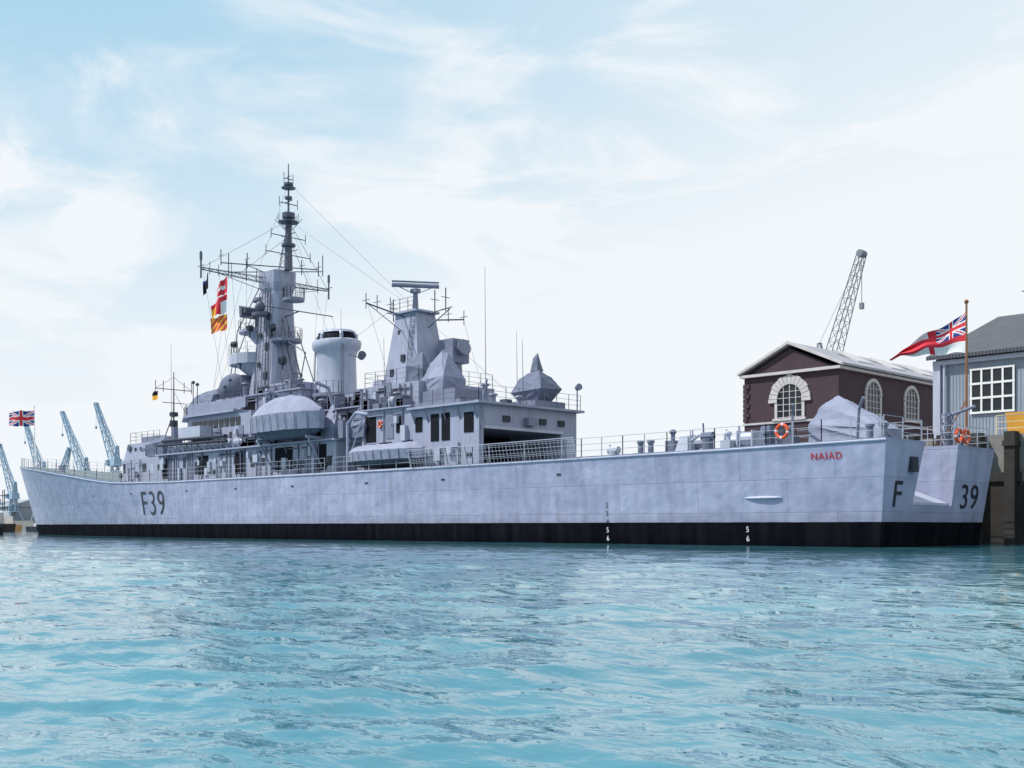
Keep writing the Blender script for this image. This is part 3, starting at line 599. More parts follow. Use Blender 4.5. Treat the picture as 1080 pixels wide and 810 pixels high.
def boll(m,u,y):
    z=interp(SHEER,u)
    for d in (-.35,.35): m.cyl((u+d,y,z),(u+d,y,z+.7),.16,n=10); m.cyl((u+d,y,z+.6),(u+d,y,z+.72),.22,n=10)
    m.box(u-.7,u+.7,y-.25,y+.25,z-.02,z+.06)
for u,y in ((14.2,-5.4),(6.3,-5.3),(.9,-5.0),(.9,3.0),(96,-3.0)): part(lambda m,u=u,y=y:boll(m,u,y),'bollard',M_paint2)
for j,(u,h) in enumerate(((13.2,1.2),(12.3,.9),(10.9,1.4),(9.6,.9),(7.2,1.1),(17.4,.7),(5.9,.9))):
    def g(m,u=u,h=h,j=j):
        z=interp(SHEER,u)
        if j%3==0: m.box(u-.3,u+.3,-4.6,-4.0,z,z+h*.6); m.cyl((u,-4.3,z+h*.6),(u,-4.3,z+h),.12,n=8); m.ell((u,-4.3,z+h),.2,.2,.15,n=10,m=5)
        elif j%3==1: m.frus((u-.45,u+.45,-4.8,-4.0,z),(u-.3,u+.2,-4.6,-4.2,z+h)); m.cyl((u-.4,-4.4,z+h*.7),(u-.9,-4.4,z+h*1.0),.08,n=6)
        else: m.cyl((u,-4.3,z),(u,-4.3,z+h*.5),.3,n=10); m.cyl((u-.35,-4.3,z+h*.6),(u+.35,-4.3,z+h*.6),.22,n=10); m.cyl((u+.2,-4.3,z),(u+.3,-4.3,z+h*1.1),.05,n=5)
    part(g,'deck_fitting',M_light if j%2 else M_canvas_d)
part(lambda m:m.wire([(2,-4.8,4.95),(1.8,-5.0,6.4),(1.3,-5.5,6.9)],.07,6),'deck_davit',M_paint2)
part(lambda m:m.wire([(5.6,-4.6,4.9),(5.6,-4.6,6.5),(5.2,-5.2,6.9)],.07,6),'deck_davit',M_paint2)
part(lambda m:(m.truss((.8,2.1,4.95),(.8,2.1,6.6),.5,.4,3,.04),m.cyl((.8,2.1,6.5),(-.6,2.1,6.9),.08,n=6)),'deck_davit',M_paint2)
for a,b in (((57.5,-5.65,7.9),(69.5,-5.5,8.1)),((57.5,-5.75,8.3),(68.5,-5.6,8.45))): part(lambda m:m.cyl(a,b,.15,.11,n=8),'boat_boom',M_dark)
part(lambda m:(m.cyl((110.8,0,7.8),(110.8,0,15.1),.06,.04,n=6),m.cyl((108.8,-.5,7.8),(110.7,0,11),.04,n=4),m.ell((110.8,0,15.15),.1,.1,.1,n=8,m=5)),'jackstaff',M_white)
part(lambda m:(m.cyl((.5,3.6,4.95),(.5,3.6,12.4),.07,.05,n=6),m.ell((.5,3.6,12.45),.12,.12,.12,n=8,m=5),m.cyl((1.9,3.3,4.95),(.5,3.6,7.4),.04,n=4)),'ensign_staff',pmat('varnished_wood',(.25,.10,.04),.4))
def rig(m):
    top_=(PU,0,30); mt=(MU,0,17)
    for a,b in ((top_,mt),((PU,0,26.8),mt),(top_,(72,0,8.7)),((FU,-6.9,22),(60,-4.2,10.8)),((FU,-5.4,21.9),(59,-4.2,10.8)),((FU,-4.2,21.9),(58,-4.1,10.8)),((FU,-2.8,21.9),(58.5,-3.4,12)),((FU,5.5,22),(60,4.2,10.8)),((FU,4.4,22),(60,4.2,10.8)),
      ((PU,0,27),(44,-3,10)),((PU,0,25.4),(51,-3.2,10)),((FU-3.6,-3.3,18.9),(52,-4,10)),((FU-3.6,3.3,18.9),(52,4,10)),((MU+.2,-4.3,17),(37,-4.4,9.3)),((MU+.2,4.9,17),(37,4.4,9.3)),((MU+2.6,-.6,17),(47.9,-1,15)),((mt),(29,0,9)),((FU+3.6,-.6,23.9),(66,-2,13)),((FU+2.5,-3.0,22.7),(64,-3.4,10.8))):
        m.cyl(a,b,.012,n=3)
part(rig,'rigging',M_wire)

# --------------------------------------------------- boats, rafts, lifebuoys
def boat(name,cu,cy,z,Lh,B,H,cov,label,cat,drop=.5,flat=2.2,side_keep=.0):
    root=empty(name,cu,cy,z,label,cat)
    N=28; rows=[]; m=MB(); cv=MB(); rc=[]
    for i in range(N+1):
        t=-1+2*i/N; b=B/2*(1-abs(t)**3.6*.85)*(1 if t<0 else 1-.08*t); kz=.30*H*abs(t)**4
        sec=[]
        for j in range(9):
            a=-1+2*j/8; yy=math.copysign(abs(a)**.75,a)*b; zz=z+kz+(H*1.0-kz)*(abs(a)**2.4)
            sec.append((cu+t*Lh/2,cy+yy,zz))
        rows.append(sec)
        rid=cov*max(.15,(1-abs(t)**flat)**.8)*(1-.05*abs(math.sin(t*8+cu))); s2=[]
        for j in range(21):
            a=-1+2*j/20; n_=max(0,1-abs(noise.noise(Vector((t*6+cu,a*1.2,z))))*6)*.5
            if abs(a)>.8:
                q=(abs(a)-.8)/.2; y_=math.copysign(1.05-.10*q,a); zz=z+H-q*drop*H
            else:
                q=abs(a)/.8; y_=math.copysign(q*1.05,a); zz=z+H+rid*(1-q**1.6)
            s2.append((cu+t*Lh/2*1.01,cy+y_*b-.03*n_*(1 if a>0 else -1)*-1,zz+.08*n_))
        rc.append(s2)
    def grid(mm,R):
        n=len(R[0]); vs=[v for r_ in R for v in r_]; mm.add(vs,[(i*n+j,i*n+j+1,(i+1)*n+j+1,(i+1)*n+j) for i in range(len(R)-1) for j in range(n-1)]+[tuple(range(n)),tuple((len(R)-1)*n+j for j in range(n))])
    grid(m,rows); grid(cv,rc)
    m.build('boat_hull',root,M_mast,smooth=True); cv.build('boat_cover',root,M_canvas,smooth=30)
    k=MB()
    for i in range(9):
        t=-.85+1.7*i/8; b=B/2*(1-abs(t)**3.6*.85); k.wire([(cu+t*Lh/2,cy-b*1.1,z+H*.98),(cu+t*Lh/2,cy-b*1.0,z+H*(1-drop)),(cu+(t+.04)*Lh/2,cy-b*.6,z+H*.12)],.022)
    k.build('cover_lashing',root,M_wire)
    return root
boat('covered_launch',48.2,-6.0,7.5,9.0,2.8,1.8,1.5,'large covered ship\'s launch hanging in davits','boat',drop=.7)
boat('covered_dinghy',36.9,-5.5,5.0,8.0,2.0,1.1,.5,'long boat under pale canvas at the deck edge','boat',drop=.6,flat=8)
def dav(m,u):
    m.wire([(u,-4.4,7.3),(u,-4.2,9.8),(u,-4.6,11.2),(u,-5.8,11.5)],.13,8); m.cyl((u,-5.8,11.4),(u,-5.8,10.2),.03,n=4); m.cyl((u,-4.4,7.4),(u,-6.6,7.5),.12,n=6); m.cyl((u,-5,5),(u,-6.4,7.4),.08,n=5)
for u in (44.8,51.4): part(lambda m:dav(m,u),'boat_davit',M_paint)
part(lambda m:(m.wire([(41.2,-5.5,4.8),(41.2,-5.5,8.2),(39.8,-5.8,8.9),(38.4,-5.8,8.7)],.11,8),m.cyl((41.2,-5.5,5.4),(39,-5.8,8.6),.05,n=5)),'boat_crane',M_paint)
def raftmesh():
    m=MB(); n=14; rs=[]
    for x,k in ((-.75,.3),(-.72,.75),(-.6,.98),(-.04,1),(-.035,1.06),(.035,1.06),(.04,1),(.6,.98),(.72,.75),(.75,.3)):
        rs.append([(x,.36*k*math.cos(2*math.pi*i/n),.42+.36*k*math.sin(2*math.pi*i/n)) for i in range(n)])
    m.rings(rs); m.box(-.5,-.4,-.4,.4,-.06,.3); m.box(.4,.5,-.4,.4,-.06,.3); return m
r0=raftmesh().build('life_raft',None,M_light,origin=(0,0,0),smooth=True,label='pale cylindrical life raft canister on the deckhouse roof',cat='life raft',group='life raft canisters on the frigate')
rp=[(56.6,-4.95,7.38),(67.6,-4.9,7.38),(65.8,-4.9,7.38),(64.0,-4.9,7.38),(62.2,-4.9,7.38),(60.4,-4.9,7.38),(58.6,-4.9,7.38),(38.2,-4.1,9.26)]
r0.location=(-rp[0][0],rp[0][1],rp[0][2])
for p in rp[1:]:
    o=r0.copy(); COL.objects.link(o); o.location=(-p[0],p[1],p[2])
def torus(m,c,R,rr,ax,n=24,k=8):
    for i in range(n):
        a=2*math.pi*i/n; b=2*math.pi*(i+1)/n
        m.c=1 if i%6==0 else 0
        f=lambda t:(c[0]+ax[0]*R*math.cos(t),c[1]+ax[1]*R*math.cos(t),c[2]+R*math.sin(t))
        m.cyl(f(a),f(b),rr,n=k)
for (u,y,z,ax,lb) in ((5.35,-5.95,5.55,(1,0),'orange lifebuoy hung on the deck-edge rail'),(.2,2.05,5.5,(0,1),'orange lifebuoy hung on the stern rail'),(.2,2.9,5.5,(0,1),'orange lifebuoy hung on the stern rail'),(38.6,-4.6,8.1,(1,0),'orange lifebuoy hung on the deckhouse wall')):
    R_=.2 if u>30 else .32
    m=MB(); torus(m,(u,y,z),R_,.075,ax); m.build('lifebuoy',None,[M_orange,M_flagw],smooth=True,label=lb,cat='lifebuoy',group='lifebuoys on the frigate')

# --------------------------------------------------- flags
def jack(x,y):
    X=(x-.5)*2; Y=(y-.5)
    if abs(Y)<.1 or abs(X)<.1: return 0
    if abs(Y)<.167 or abs(X)<.167: return 2
    d1=(X*.5-Y)/1.118*1.0; d2=(X*.5+Y)/1.118
    if abs(d1)<.035 or abs(d2)<.035: return 0
    if abs(d1)<.10 or abs(d2)<.10: return 2
    return 1
def ensign(x,y):
    if x<.40 and y>.46:
        if x>.37: return 0
        return jack(x/.37,(y-.46)/.54)
    if .40<=x<.47: return 0
    if x>=.47: return 0 if abs(y-.5)<.20+.8*(x-.47) else 2
    return 0 if y>.30 else 2
def flag(name,u,y,ztop,Lf,H,fn,label,cat='flag',dirv=(1,-.25),droop=.3,nx=60,ny=36,wave=.25,ph=0,taper=0,fold=0):
    m=MB(); vs=[];d=Vector((dirv[0],dirv[1],0)).normalized(); pn=Vector((-d.y,d.x,0))
    for i in range(nx+1):
        for j in range(ny+1):
            s=i/nx;t=j/ny
            w=wave*math.sin(s*7+ph+t*1.2)*s**.6+fold*math.sin(t*9+s*3)*s
            hh=H*(1-taper*min(1,s*1.15)**.8)
            zc=ztop-H*.5-.04*H
            p=Vector((u,y,zc+hh*(t-.5)))+d*(Lf*s*(1-.12*droop*s)-fold*.8*(1-t)*s)+pn*w+Vector((0,0,-droop*Lf*s**1.15-.08*H*math.sin(s*5+t*2+ph)*s+.06*H*math.sin(s*16)*s*(1-s)*2))
            vs.append(p)
    fs=[];ms=[]
    for i in range(nx):
        for j in range(ny):
            a=i*(ny+1)+j; fs.append((a,a+1,a+ny+2,a+ny+1)); ms.append(fn((i+.5)/nx,(j+.5)/ny))
    m.add(vs,fs); m.m=ms
    return m.build(name,None,[M_red,M_blue,M_flagw,M_yellow,M_black],origin=(u,y,ztop-H),smooth=True,label=label,cat=cat)
flag('naval_ensign',.55,3.6,12.0,4.0,2.1,ensign,'drooping white ensign with red cross on the stern staff',dirv=(1,-.25),droop=.28,wave=.28,taper=.88,fold=.22,nx=90,ny=50)
flag('union_flag',110.9,0,14.7,3.1,1.75,jack,'red white and blue union flag on the bow staff',dirv=(1,-.95),droop=.06,wave=.15)
hu,hy=59.2,-4.6
flag('signal_flag',hu,hy,21.8,1.3,1.4,lambda x,y:2 if .35<y<.6 and x>.2 else 0,'red and white signal flag on the port halyard',dirv=(.9,-.3),droop=.55,wave=.15,taper=.35)
flag('signal_flag',hu,hy,20.3,1.7,1.5,lambda x,y:0 if abs(x-.5)<.16 or y>.7 else (2 if x<.34 else 3),'red white and yellow signal flag on the port halyard',dirv=(1,-.5),droop=.4,wave=.25,ph=1,taper=.15)
flag('signal_flag',hu,hy,18.6,1.8,1.3,lambda x,y:0 if int((x*1.3+y)*4.3)%2 else 3,'red and yellow diagonally striped signal flag',dirv=(1,-.3),droop=.08,wave=.10,ph=2)
flag('signal_flag',hu+.6,hy-1.4,22.0,.9,1.4,lambda x,y:4 if y<.8 else 1,'dark signal flag hanging limp below the yard',dirv=(.9,.1),droop=.6,wave=.12,ph=3,taper=.3)
flag('signal_flag',76.9,-1.7,14.0,1.1,.8,lambda x,y:4 if y>.5 else 3,'black and yellow signal flag on the forward pole mast',dirv=(1,-.1),droop=.15,wave=.08)

# --------------------------------------------------- QUAY
m=MB(); m.box(-70,104,9.2,160,-3,6.0); m.build('quay',None,M_conc,kind='structure')
def fender(u):
    m=MB(); m.box(u-.28,u+.28,8.45,9.15,-2,6.1); m.box(u-.34,u+.34,8.35,9.17,5.3,5.6); return m.build('timber_fender',None,M_wood,label='tarred vertical timber fender pile on the quay face',cat='fender pile',group='fender piles along the quay')
for i in range(14): fender(6-i*1.9)
m=MB(); m.box(-32,8,8.75,9.15,3.4,3.9); m.build('timber_waling',None,M_wood,label='horizontal tarred timber beam bolted along the quay face',cat='timber beam')
m=MB(); m.box(-32,8,8.9,9.15,-1,3.2); m.build('timber_sheathing',None,M_wood,label='dark weedy timber sheathing on the quay face',cat='timber sheathing')
m=MB(); m.rail([(-30,9.7,6.0),(1.5,9.7,6.0)],h=1.1,sp=1.8,r=.035); m.build('quay_railing',None,pmat('cream_rail',(.6,.5,.3),.6),label='cream painted steel railing along the quay edge',cat='railing')
M_yel=pmat('yellow_crate',(.62,.30,.04),.7)
for (u,y,w,h,mt,lb) in ((.4,11.0,1.5,1.2,M_yel,'faded yellow-orange storage bin on the quay'),(-1.5,10.6,1.2,.7,M_yel,'low yellow-orange storage bin on the quay'),(-2.2,12.4,1.7,1.2,M_paint2,'grey equipment cabinet on the quay'),(-4.5,11.4,1.6,1.5,pmat('green_bin',(.06,.14,.12),.7),'dark green storage bin on the quay')):
    m=MB(); m.frus((u-w/2,u+w/2,y-.6,y+.6,6.0),(u-w/2-.08,u+w/2+.08,y-.68,y+.68,6+h)); m.box(u-w/2-.12,u+w/2+.12,y-.72,y+.72,6+h,6+h+.08); m.build('storage_bin',None,mt,label=lb,cat='storage bin')

# brick building --------------------------------------------------------
bx0,bx1,by0,by1=23.4,32.6,31.2,66.
bb=empty('brick_building',(bx0+bx1)/2,(by0+by1)/2,6,'purple-brown brick dockyard building with white pediment and arched windows','building')
ZE=14.2
wall=MB(); wall.box(bx0,bx1,by0,by1,6,ZE-.2); mid=(bx0+bx1)/2
wall.prism([(bx0,ZE-.2),(bx1,ZE-.2),(mid,ZE+1.95)],'y',by0,by1); wall.build('wall',bb,M_brick)
def cornice(m):
    m.box(bx0-.3,bx1+.3,by0-.3,by0-.003,ZE-.22,ZE+.02); m.box(bx0-.3,bx0-.003,by0,by1,ZE-.22,ZE+.02); m.box(bx1+.003,bx1+.3,by0,by1,ZE-.22,ZE+.02)
    for s,e in ((bx0-.5,mid),(bx1+.5,mid)):
        m.prism([(s,ZE+.03),(e,ZE+2.3),(e,ZE+2.55),(s,ZE+.25)],'y',by0-.4,by0-.003)
    m.box(bx0-.1,bx1+.1,by0-.1,by0-.003,9.8,9.98); m.box(bx0-.1,bx0-.003,by0,by1,9.8,9.98)
cm=MB(); cornice(cm); cm.build('cornice',bb,M_stone)
rf=MB(); rf.prism([(bx0-.5,ZE+.05),(mid,ZE+2.3),(mid,ZE+2.5),(bx0-.5,ZE+.25)],'y',by0,by1+.4); rf.prism([(bx1+.5,ZE+.05),(mid+.003,ZE+2.3),(mid+.003,ZE+2.5),(bx1+.5,ZE+.25)],'y',by0,by1+.4); rf.build('roof',bb,M_slate)
for y in (38,44,50):
    sk=MB(); sk.prism([(bx0+1.2,ZE+.95),(mid-1.2,ZE+2.1),(mid-1.2,ZE+2.25),(bx0+1.2,ZE+1.1)],'y',y-1.4,y+1.4); sk.build('skylight',bb,M_stone)
def arch(face,c,zc,ri,ro,zb,key=True,jw=.25):
    s=MB(); g=MB(); fr=MB(); n=13
    def put(mm,poly,d0,d1):
        if face=='y': mm.prism([(c+a,b) for a,b in poly],'y',by0-d1,by0-d0)
        else: mm.prism([(c+a,b) for a,b in poly],'u',bx0-d1,bx0-d0)
    for i in range(n):
        a=math.pi*i/n+.012;b=math.pi*(i+1)/n-.012; ro2=ro+(.22 if i==n//2 and key else 0)+(.06 if i%2==0 and key else 0)
        put(s,[(ri*math.cos(a),zc+ri*math.sin(a)),(ro2*math.cos(a),zc+ro2*math.sin(a)),(ro2*math.cos(b),zc+ro2*math.sin(b)),(ri*math.cos(b),zc+ri*math.sin(b))],.003,.14)
    for sg in (-1,1):
        put(s,[(sg*ri,zb),(sg*(ri+jw),zb),(sg*(ri+jw),zc-.02),(sg*ri,zc-.02)],.003,.12)
        if key: put(s,[(sg*ri,zc-.32),(sg*(ro+.1),zc-.32),(sg*(ro+.1),zc-.02),(sg*ri,zc-.02)],.004,.17)
    put(s,[(-ri-jw-.15,zb-.2),(ri+jw+.15,zb-.2),(ri+jw+.15,zb),(-ri-jw-.15,zb)],.003,.22)
    P=[(ri*math.cos(math.pi*i/16),zc+ri*math.sin(math.pi*i/16)) for i in range(17)]+[(-ri,zb),(ri,zb)]
    put(g,P,.004,.03)
    for a in (-.5,0,.5): put(fr,[(a*ri-.035,zb),(a*ri+.035,zb),(a*ri+.035,zc+ri*math.sqrt(1-a*a)-.02),(a*ri-.035,zc+ri*math.sqrt(1-a*a)-.02)],.035,.08)
    for z in [zb+.05+k*.55 for k in range(int((zc-zb)/.55)+2)]: put(fr,[(-ri*.98,z),(ri*.98,z),(ri*.98,z+.05),(-ri*.98,z+.05)],.04,.075)
    w=g.build('window',bb,M_glass); fr.build('window_frame',w,M_stone); s.build('window_surround',bb,M_stone)
arch('y',mid,11.9,1.2,1.95,10.2)
for y in (36.9,43.9,50.9): arch('u',y,12.2,1.15,1.45,10.5,False)
q=MB()
for i in range(8): w=.55 if i%2 else .35; q.box(bx1-w,bx1+.08,by0-.1,by0-.003,10.1+i*.42,10.48+i*.42)
q.build('quoin',bb,M_brick)

# grey shed -------------------------------------------------------------
sh=empty('dockyard_shed',-8,30,6,'grey corrugated dockyard shed with multi-pane windows','building')
m=MB(); m.box(-28,10.5,21.4,44,6,12.3); m.prism([(21.4,12.3),(44,12.3),(32.7,16.4)],'u',-28,10.5); m.build('wall',sh,M_corr)
m=MB(); m.prism([(20.8,12.25),(32.7,16.55),(32.7,16.8),(20.8,12.5)],'u',-28.3,10.9); m.prism([(44.6,12.25),(32.703,16.55),(32.703,16.8),(44.6,12.5)],'u',-28.3,10.9); m.build('roof',sh,M_corr_r)
m=MB(); m.box(-28,6.4,26.6,34.8,15.0,17.2); m.build('roof_lantern',sh,pmat('pale_cladding',(.42,.45,.5),.6))
m=MB(); m.prism([(26.2,17.2),(35.2,17.2),(30.7,18.7)],'u',-28.2,6.7); m.build('lantern_roof',sh,pmat('white_roofing',(.6,.62,.65),.6))
m=MB(); m.box(-28,10.6,21.15,21.395,11.9,12.2); m.box(10.1,10.6,21.2,21.395,6,11.9); m.cyl((9.8,21.2,6),(9.8,21.2,12.0),.09,n=8); m.build('gutter',sh,M_light)
for uc in (6.6,1.8,-3,-7.8):
    m=MB(); m.box(uc-1.4,uc+1.4,21.34,21.39,8.5,11.4); w=m.build('window',sh,M_glass)
    m=MB()
    for i in range(5): a=uc-1.4+i*.7; m.box(a-.06,a+.06,21.26,21.335,8.5,11.4)
    for z in (8.5,9.47,10.43,11.4): m.box(uc-1.48,uc+1.48,21.25,21.33,z-.07,z+.07)
    m.build('window_frame',w,M_white)

# cranes ------------------------------------------------------------------
def crane(u,y,zb,zc,tip,w0,w1,mat,label,rs=.12,n=9,back=-4):
    root=empty('dock_crane',u,y,zb,label,'crane','dockyard cranes')
    t=MB(); 
    for a in (-3,3):
        for b in (-3,3): t.cyl((u+a,y+b,zb),(u+a*.5,y+b*.5,zb+(zc-zb)*.45),.3,n=6)
    t.truss((u,y,zb+(zc-zb)*.45),(u,y,zc),2.6,2.0,4,rs*1.1); t.box(u-2,u+2,y-2,y+2,zb+(zc-zb)*.42,zb+(zc-zb)*.46); t.build('crane_tower',root,mat)
    c=MB(); c.frus((u-2.6,u+2.0,y-1.6,y+1.6,zc),(u-2.4,u+1.7,y-1.4,y+1.4,zc+2.6)); c.box(u+1.2,u+2.6,y-2.4,y-1.4,zc+.3,zc+2.2); c.build('crane_cab',root,mat)
    j=MB(); j.truss((u,y,zc+1.5),tip,w0,w1,n,rs,side=(0,1,0)); j.cyl((tip[0],tip[1]-.8,tip[2]),(tip[0],tip[1]+.8,tip[2]),.6,n=10); j.build('crane_jib',root,mat)
    h=MB(); ax=Vector((u+back*.5,y,zc+7)); h.truss((u+back*.4,y,zc+2.6),ax,1.4,.6,3,rs*.8); h.cyl(ax,tip,rs*.4,n=4); h.cyl(tip,(tip[0],tip[1],tip[2]-8),.06,n=4); h.box(tip[0]-.3,tip[0]+.3,tip[1]-.3,tip[1]+.3,tip[2]-9,tip[2]-8); h.build('crane_hoist',root,mat)
crane(73.6,116,6,24.5,(67.4,116,45.2),2.2,1.1,M_craneg,'tall grey lattice jib crane behind the brick building',rs=.085,n=11,back=3)
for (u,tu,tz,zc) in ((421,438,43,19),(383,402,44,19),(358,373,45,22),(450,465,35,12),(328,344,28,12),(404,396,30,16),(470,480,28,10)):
    crane(u,126,3,zc,(tu,126,tz),2.6,1.0,M_crane,'hazy blue jib crane standing on the distant dockyard quay',rs=.24,n=6,back=-4)

# far dockyard --------------------------------------------------------------
m=MB(); m.box(240,1500,112,400,-3,3.0); m.build('far_quay',None,M_conc,kind='structure')
rnd=random.Random(11)
u=250; i=0
while u<760:
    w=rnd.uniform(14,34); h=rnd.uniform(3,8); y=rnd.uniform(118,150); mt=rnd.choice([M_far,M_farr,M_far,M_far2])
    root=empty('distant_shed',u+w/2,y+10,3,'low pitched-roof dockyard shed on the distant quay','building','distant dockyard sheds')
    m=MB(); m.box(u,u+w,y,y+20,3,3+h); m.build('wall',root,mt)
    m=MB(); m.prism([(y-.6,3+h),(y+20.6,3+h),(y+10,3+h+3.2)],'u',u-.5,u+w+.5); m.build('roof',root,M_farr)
    m=MB()
    for k in range(int(w/5)): m.box(u+2+k*5,u+4+k*5,y-.05,y-.003,4+h*.3,4+h*.6)
    if m.v: m.build_split('window',root,M_dark)
    u+=w+rnd.uniform(1,10); i+=1
def wboat(u,y,L,hc,cc,label,flip=1):
    root=empty('work_boat',u,y,0,label,'boat')
    m=MB(); rs=[]
    for i in range(11):
        t=-1+2*i/10; b=L*.14*(1-max(0,t)**2.2*.95)*(1-.15*max(0,-t)); sh_=L*.10+L*.06*max(0,t)**2
        rs.append([(u+flip*t*L/2,y-b,sh_),(u+flip*t*L/2,y-b*.8,-.3),(u+flip*t*L/2,y+b*.8,-.3),(u+flip*t*L/2,y+b,sh_)])
    m.rings(rs); m.build('boat_hull',root,hc,smooth=False)
    m=MB(); z=L*.1; m.frus((u-L*.18,u+L*.16,y-L*.09,y+L*.09,z),(u-L*.17,u+L*.12,y-L*.08,y+L*.08,z+L*.15)); m.box(u-L*.06,u+L*.1,y-L*.06,y+L*.06,z+L*.15,z+L*.24); m.build('cabin',root,cc)
    m=MB(); m.box(u-L*.17,u+L*.14,y-L*.092,y-L*.08,z+L*.08,z+L*.12); m.build('cabin_window',root,M_glass)
    m=MB(); m.cyl((u-L*.02,y,z+L*.2),(u-L*.02,y,z+L*.6),.09,n=6); m.cyl((u-L*.02,y-1,z+L*.5),(u-L*.02,y+1,z+L*.5),.05,n=5); m.build('mast',root,M_dark)
wboat(196,26,14,M_wood,M_stone,'small harbour tug with dark hull and white cabin')
wboat(212,34,12,pmat('buff_paint',(.5,.25,.10),.6),M_white,'small buff and white work boat moored far off')
wboat(186,31,9,M_dark,M_stone,'small dark launch with pale cabin',-1)
wboat(240,44,13,pmat('rust_red_paint',(.30,.08,.05),.6),M_stone,'small rust-red tug with pale cabin',-1)
pr=empty('mooring_pontoon',111.5,-5.5,0,'low dark timber pontoon floating by the ship\'s bow','pontoon')
m=MB(); m.box(109.2,113.8,-7,-4.2,-.4,.75); m.box(109,114,-7.2,-4,.75,.95); m.build('deck',pr,M_wood)
m=MB(); [m.cyl((u,-7.3,.3),(u,-7.1,.3),.38,n=12) for u in (110,111.5,113)]; m.build_split('tyre_fender',pr,M_black)

# --------------------------------------------------- WATER
cx,cy=24.85,-53.8
def water():
    angs=[];a0=math.radians(45.6+90); 
    for i in range(601): angs.append(a0-math.radians(50)+math.radians(100)*i/600)
    for i in range(1,60): angs.append(a0+math.radians(50)+math.radians(260)*i/60)
    rr=[.3];
    while rr[-1]<200: rr.append(rr[-1]*1.0125+.003)
    while rr[-1]<6000: rr.append(rr[-1]*1.25)
    n=len(angs); V=[];N=noise.noise
    ca,sa=math.cos(math.radians(42)),math.sin(math.radians(42))
    for r_ in rr:
        fd=max(0,1-r_/195)
        for a in angs:
            x=cx+r_*math.cos(a); y=cy+r_*math.sin(a); z=0
            if fd>0 and r_<200:
                p=x*ca+y*sa; q=-x*sa+y*ca
                lee=min(1,max(0,(-10-y)/34)); lee=.25+.75*lee*lee*(3-2*lee)   # sheltered water along the hull is calmer
                wx=.6*N(Vector((p*.5,q*.5,20)))
                z=.09*N(Vector((p*.20,q*.42,0)))+.085*N(Vector((p*.5+5,q*1.0+wx,3)))
                k=1-abs(N(Vector((p*.9,q*1.8+wx,7))))*2.2; z+=.034*k
                if r_<110: k=1-abs(N(Vector((p*2.2+2,q*3.9+wx,9))))*2.2; z+=.013*k
                if r_<40: z+=.005*N(Vector((p*6,q*9,11)))
                z*=fd*lee
            V.append((x,y,z-.03))
    F=[]
    for j in range(len(rr)-1):
        for i in range(n):
            F.append((j*n+i,j*n+(i+1)%n,(j+1)*n+(i+1)%n,(j+1)*n+i))
    F.append(tuple(range(n)))
    me=bpy.data.meshes.new('water'); me.from_pydata(V,[],F); me.polygons.foreach_set('use_smooth',[True]*len(F)); me.update()
    ob=bpy.data.objects.new('water',me); COL.objects.link(ob); ob['kind']='structure'
    m=bpy.data.materials.new('harbour_water'); m.use_nodes=True; nt=m.node_tree; L=nt.links; b=nt.nodes['Principled BSDF']
    b.inputs['Roughness'].default_value=.02; b.inputs['IOR'].default_value=1.38
    g=nd(nt,'ShaderNodeNewGeometry'); sp=nd(nt,'ShaderNodeSeparateXYZ'); L.new(g.outputs['Position'],sp.inputs[0])
    n1=nd(nt,'ShaderNodeTexNoise'); n1.inputs['Scale'].default_value=.16; n1.inputs['Detail'].default_value=4; L.new(g.outputs['Position'],n1.inputs['Vector'])
    cr=nd(nt,'ShaderNodeValToRGB'); e=cr.color_ramp.elements; e[0].position=.35;e[1].position=.7; e[0].color=(.045,.165,.225,1); e[1].color=(.075,.225,.285,1); L.new(n1.outputs['Fac'],cr.inputs[0]); L.new(cr.outputs[0],b.inputs['Base Color'])
    mp=nd(nt,'ShaderNodeMapping'); mp.inputs['Rotation'].default_value=(0,0,math.radians(-42)); mp.inputs['Scale'].default_value=(1,1.9,1); L.new(g.outputs['Position'],mp.inputs['Vector'])
    n2=nd(nt,'ShaderNodeTexNoise'); n2.inputs['Scale'].default_value=1.7; n2.inputs['Detail'].default_value=4; n2.inputs['Roughness'].default_value=.45; L.new(mp.outputs[0],n2.inputs['Vector'])
    lr=nd(nt,'ShaderNodeMapRange'); lr.inputs['From Min'].default_value=-12; lr.inputs['From Max'].default_value=-46; lr.inputs['To Min'].default_value=.16; lr.inputs['To Max'].default_value=.55; L.new(sp.outputs[1],lr.inputs['Value'])
    bp=nd(nt,'ShaderNodeBump'); bp.inputs['Distance'].default_value=.12; L.new(lr.outputs[0],bp.inputs['Strength']); L.new(n2.outputs['Fac'],bp.inputs['Height']); L.new(bp.outputs[0],b.inputs['Normal'])
    me.materials.append(m)
water()

# --------------------------------------------------- LIGHT + SKY
SUN=Vector((-.50,-.52,.95)).normalized()
sl=bpy.data.lights.new('sun','SUN'); sl.energy=4.9; sl.angle=math.radians(.5); sl.color=(1,.96,.90)
so=bpy.data.objects.new('sun',sl); COL.objects.link(so); so.rotation_euler=SUN.to_track_quat('Z','Y').to_euler(); so.location=(0,0,80)
w=bpy.data.worlds.new('World'); scene.world=w; w.use_nodes=True; nt=w.node_tree; L=nt.links; bg=nt.nodes['Background']; bg.inputs['Strength'].default_value=.1
sky=nd(nt,'ShaderNodeTexSky',sky_type='NISHITA'); sky.sun_disc=False; sky.sun_elevation=math.asin(SUN.z); sky.sun_rotation=math.atan2(SUN.x,SUN.y); sky.air_density=1.0; sky.dust_density=1.5; sky.ozone_density=1.2
tc=nd(nt,'ShaderNodeTexCoord'); vec=tc.outputs['Generated']
sp=nd(nt,'ShaderNodeSeparateXYZ'); L.new(vec,sp.inputs[0])
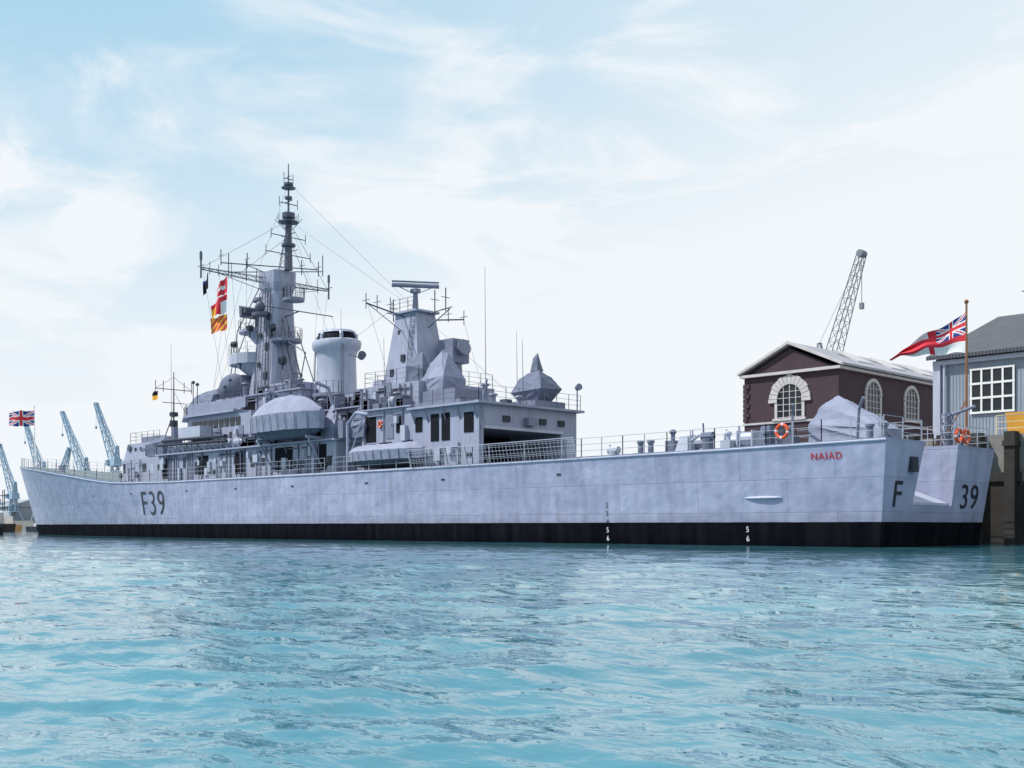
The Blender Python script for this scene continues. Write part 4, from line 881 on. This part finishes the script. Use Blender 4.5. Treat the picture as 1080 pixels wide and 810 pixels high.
def mr(val,a,b,c,d,typ='SMOOTHSTEP'):
    n=nd(nt,'ShaderNodeMapRange'); n.interpolation_type=typ; L.new(val,n.inputs['Value'])
    for k,x in zip(('From Min','From Max','To Min','To Max'),(a,b,c,d)): n.inputs[k].default_value=x
    return n.outputs[0]
def mth(op,a,b):
    n=nd(nt,'ShaderNodeMath',operation=op)
    for i,x in enumerate((a,b)):
        if isinstance(x,(int,float)): n.inputs[i].default_value=x
        else: L.new(x,n.inputs[i])
    return n.outputs[0]
haze=mr(sp.outputs[2],.02,.44,1.0,.06)
dt=nd(nt,'ShaderNodeVectorMath',operation='DOT_PRODUCT'); L.new(vec,dt.inputs[0]); dt.inputs[1].default_value=(.6997,.7145,0)
side=mr(dt.outputs['Value'],-.38,.42,0,.60)
mp=nd(nt,'ShaderNodeMapping'); mp.inputs['Scale'].default_value=(1.5,1.5,5.0); mp.inputs['Rotation'].default_value=(.25,.2,0); L.new(vec,mp.inputs['Vector'])
nz_=nd(nt,'ShaderNodeTexNoise'); nz_.inputs['Scale'].default_value=2.9; nz_.inputs['Detail'].default_value=10; nz_.inputs['Roughness'].default_value=.57; nz_.inputs['Distortion'].default_value=.8; L.new(mp.outputs[0],nz_.inputs['Vector'])
cl_=mr(nz_.outputs['Fac'],.44,.72,0,.55)
fac=mth('ADD',mth('ADD',haze,side),cl_)
nf=nd(nt,'ShaderNodeTexNoise'); nf.inputs['Scale'].default_value=15; nf.inputs['Detail'].default_value=9; nf.inputs['Roughness'].default_value=.62; L.new(vec,nf.inputs['Vector'])
for (d,r0_,r1_,amt) in (((-.908,.330,.268),.0,.045,.8),((-.885,.33,.262),.0,.03,.35),((-.849,.398,.352),.0,.03,.4),((-.838,.42,.325),.0,.03,.32),((-.887,.397,.235),.0,.035,.45),((-.72,.60,.33),.0,.04,.2)):
    vd=nd(nt,'ShaderNodeVectorMath',operation='DISTANCE'); L.new(vec,vd.inputs[0]); vd.inputs[1].default_value=d
    dist=mth('ADD',vd.outputs['Value'],mth('MULTIPLY',mth('SUBTRACT',nf.outputs['Fac'],.5),.14))
    fac=mth('ADD',fac,mr(dist,r0_,r1_,amt,0))
cl2=nd(nt,'ShaderNodeClamp'); L.new(fac,cl2.inputs[0]); cl2.inputs['Max'].default_value=.98
base=nd(nt,'ShaderNodeMix',data_type='RGBA'); base.inputs[0].default_value=.85; L.new(sky.outputs[0],base.inputs[6]); base.inputs[7].default_value=(4.1,7.1,9.1,1)
mx=nd(nt,'ShaderNodeMix',data_type='RGBA'); L.new(cl2.outputs[0],mx.inputs[0]); L.new(base.outputs[2],mx.inputs[6]); mx.inputs[7].default_value=(9.0,9.4,9.75,1)
L.new(mx.outputs[2],bg.inputs['Color'])

# --------------------------------------------------- CAMERA
cam=bpy.data.cameras.new('camera'); co=bpy.data.objects.new('camera',cam); COL.objects.link(co)
co.location=(24.85,-53.8,.95); cam.sensor_width=36; cam.lens=36*1200/1080
co.rotation_euler=(math.radians(90),0,math.radians(45.6)); cam.shift_y=150/1080; cam.clip_end=9000; cam.clip_start=.1
scene.camera=co
scene.view_settings.view_transform='Standard'; scene.view_settings.look='None'; scene.view_settings.exposure=0
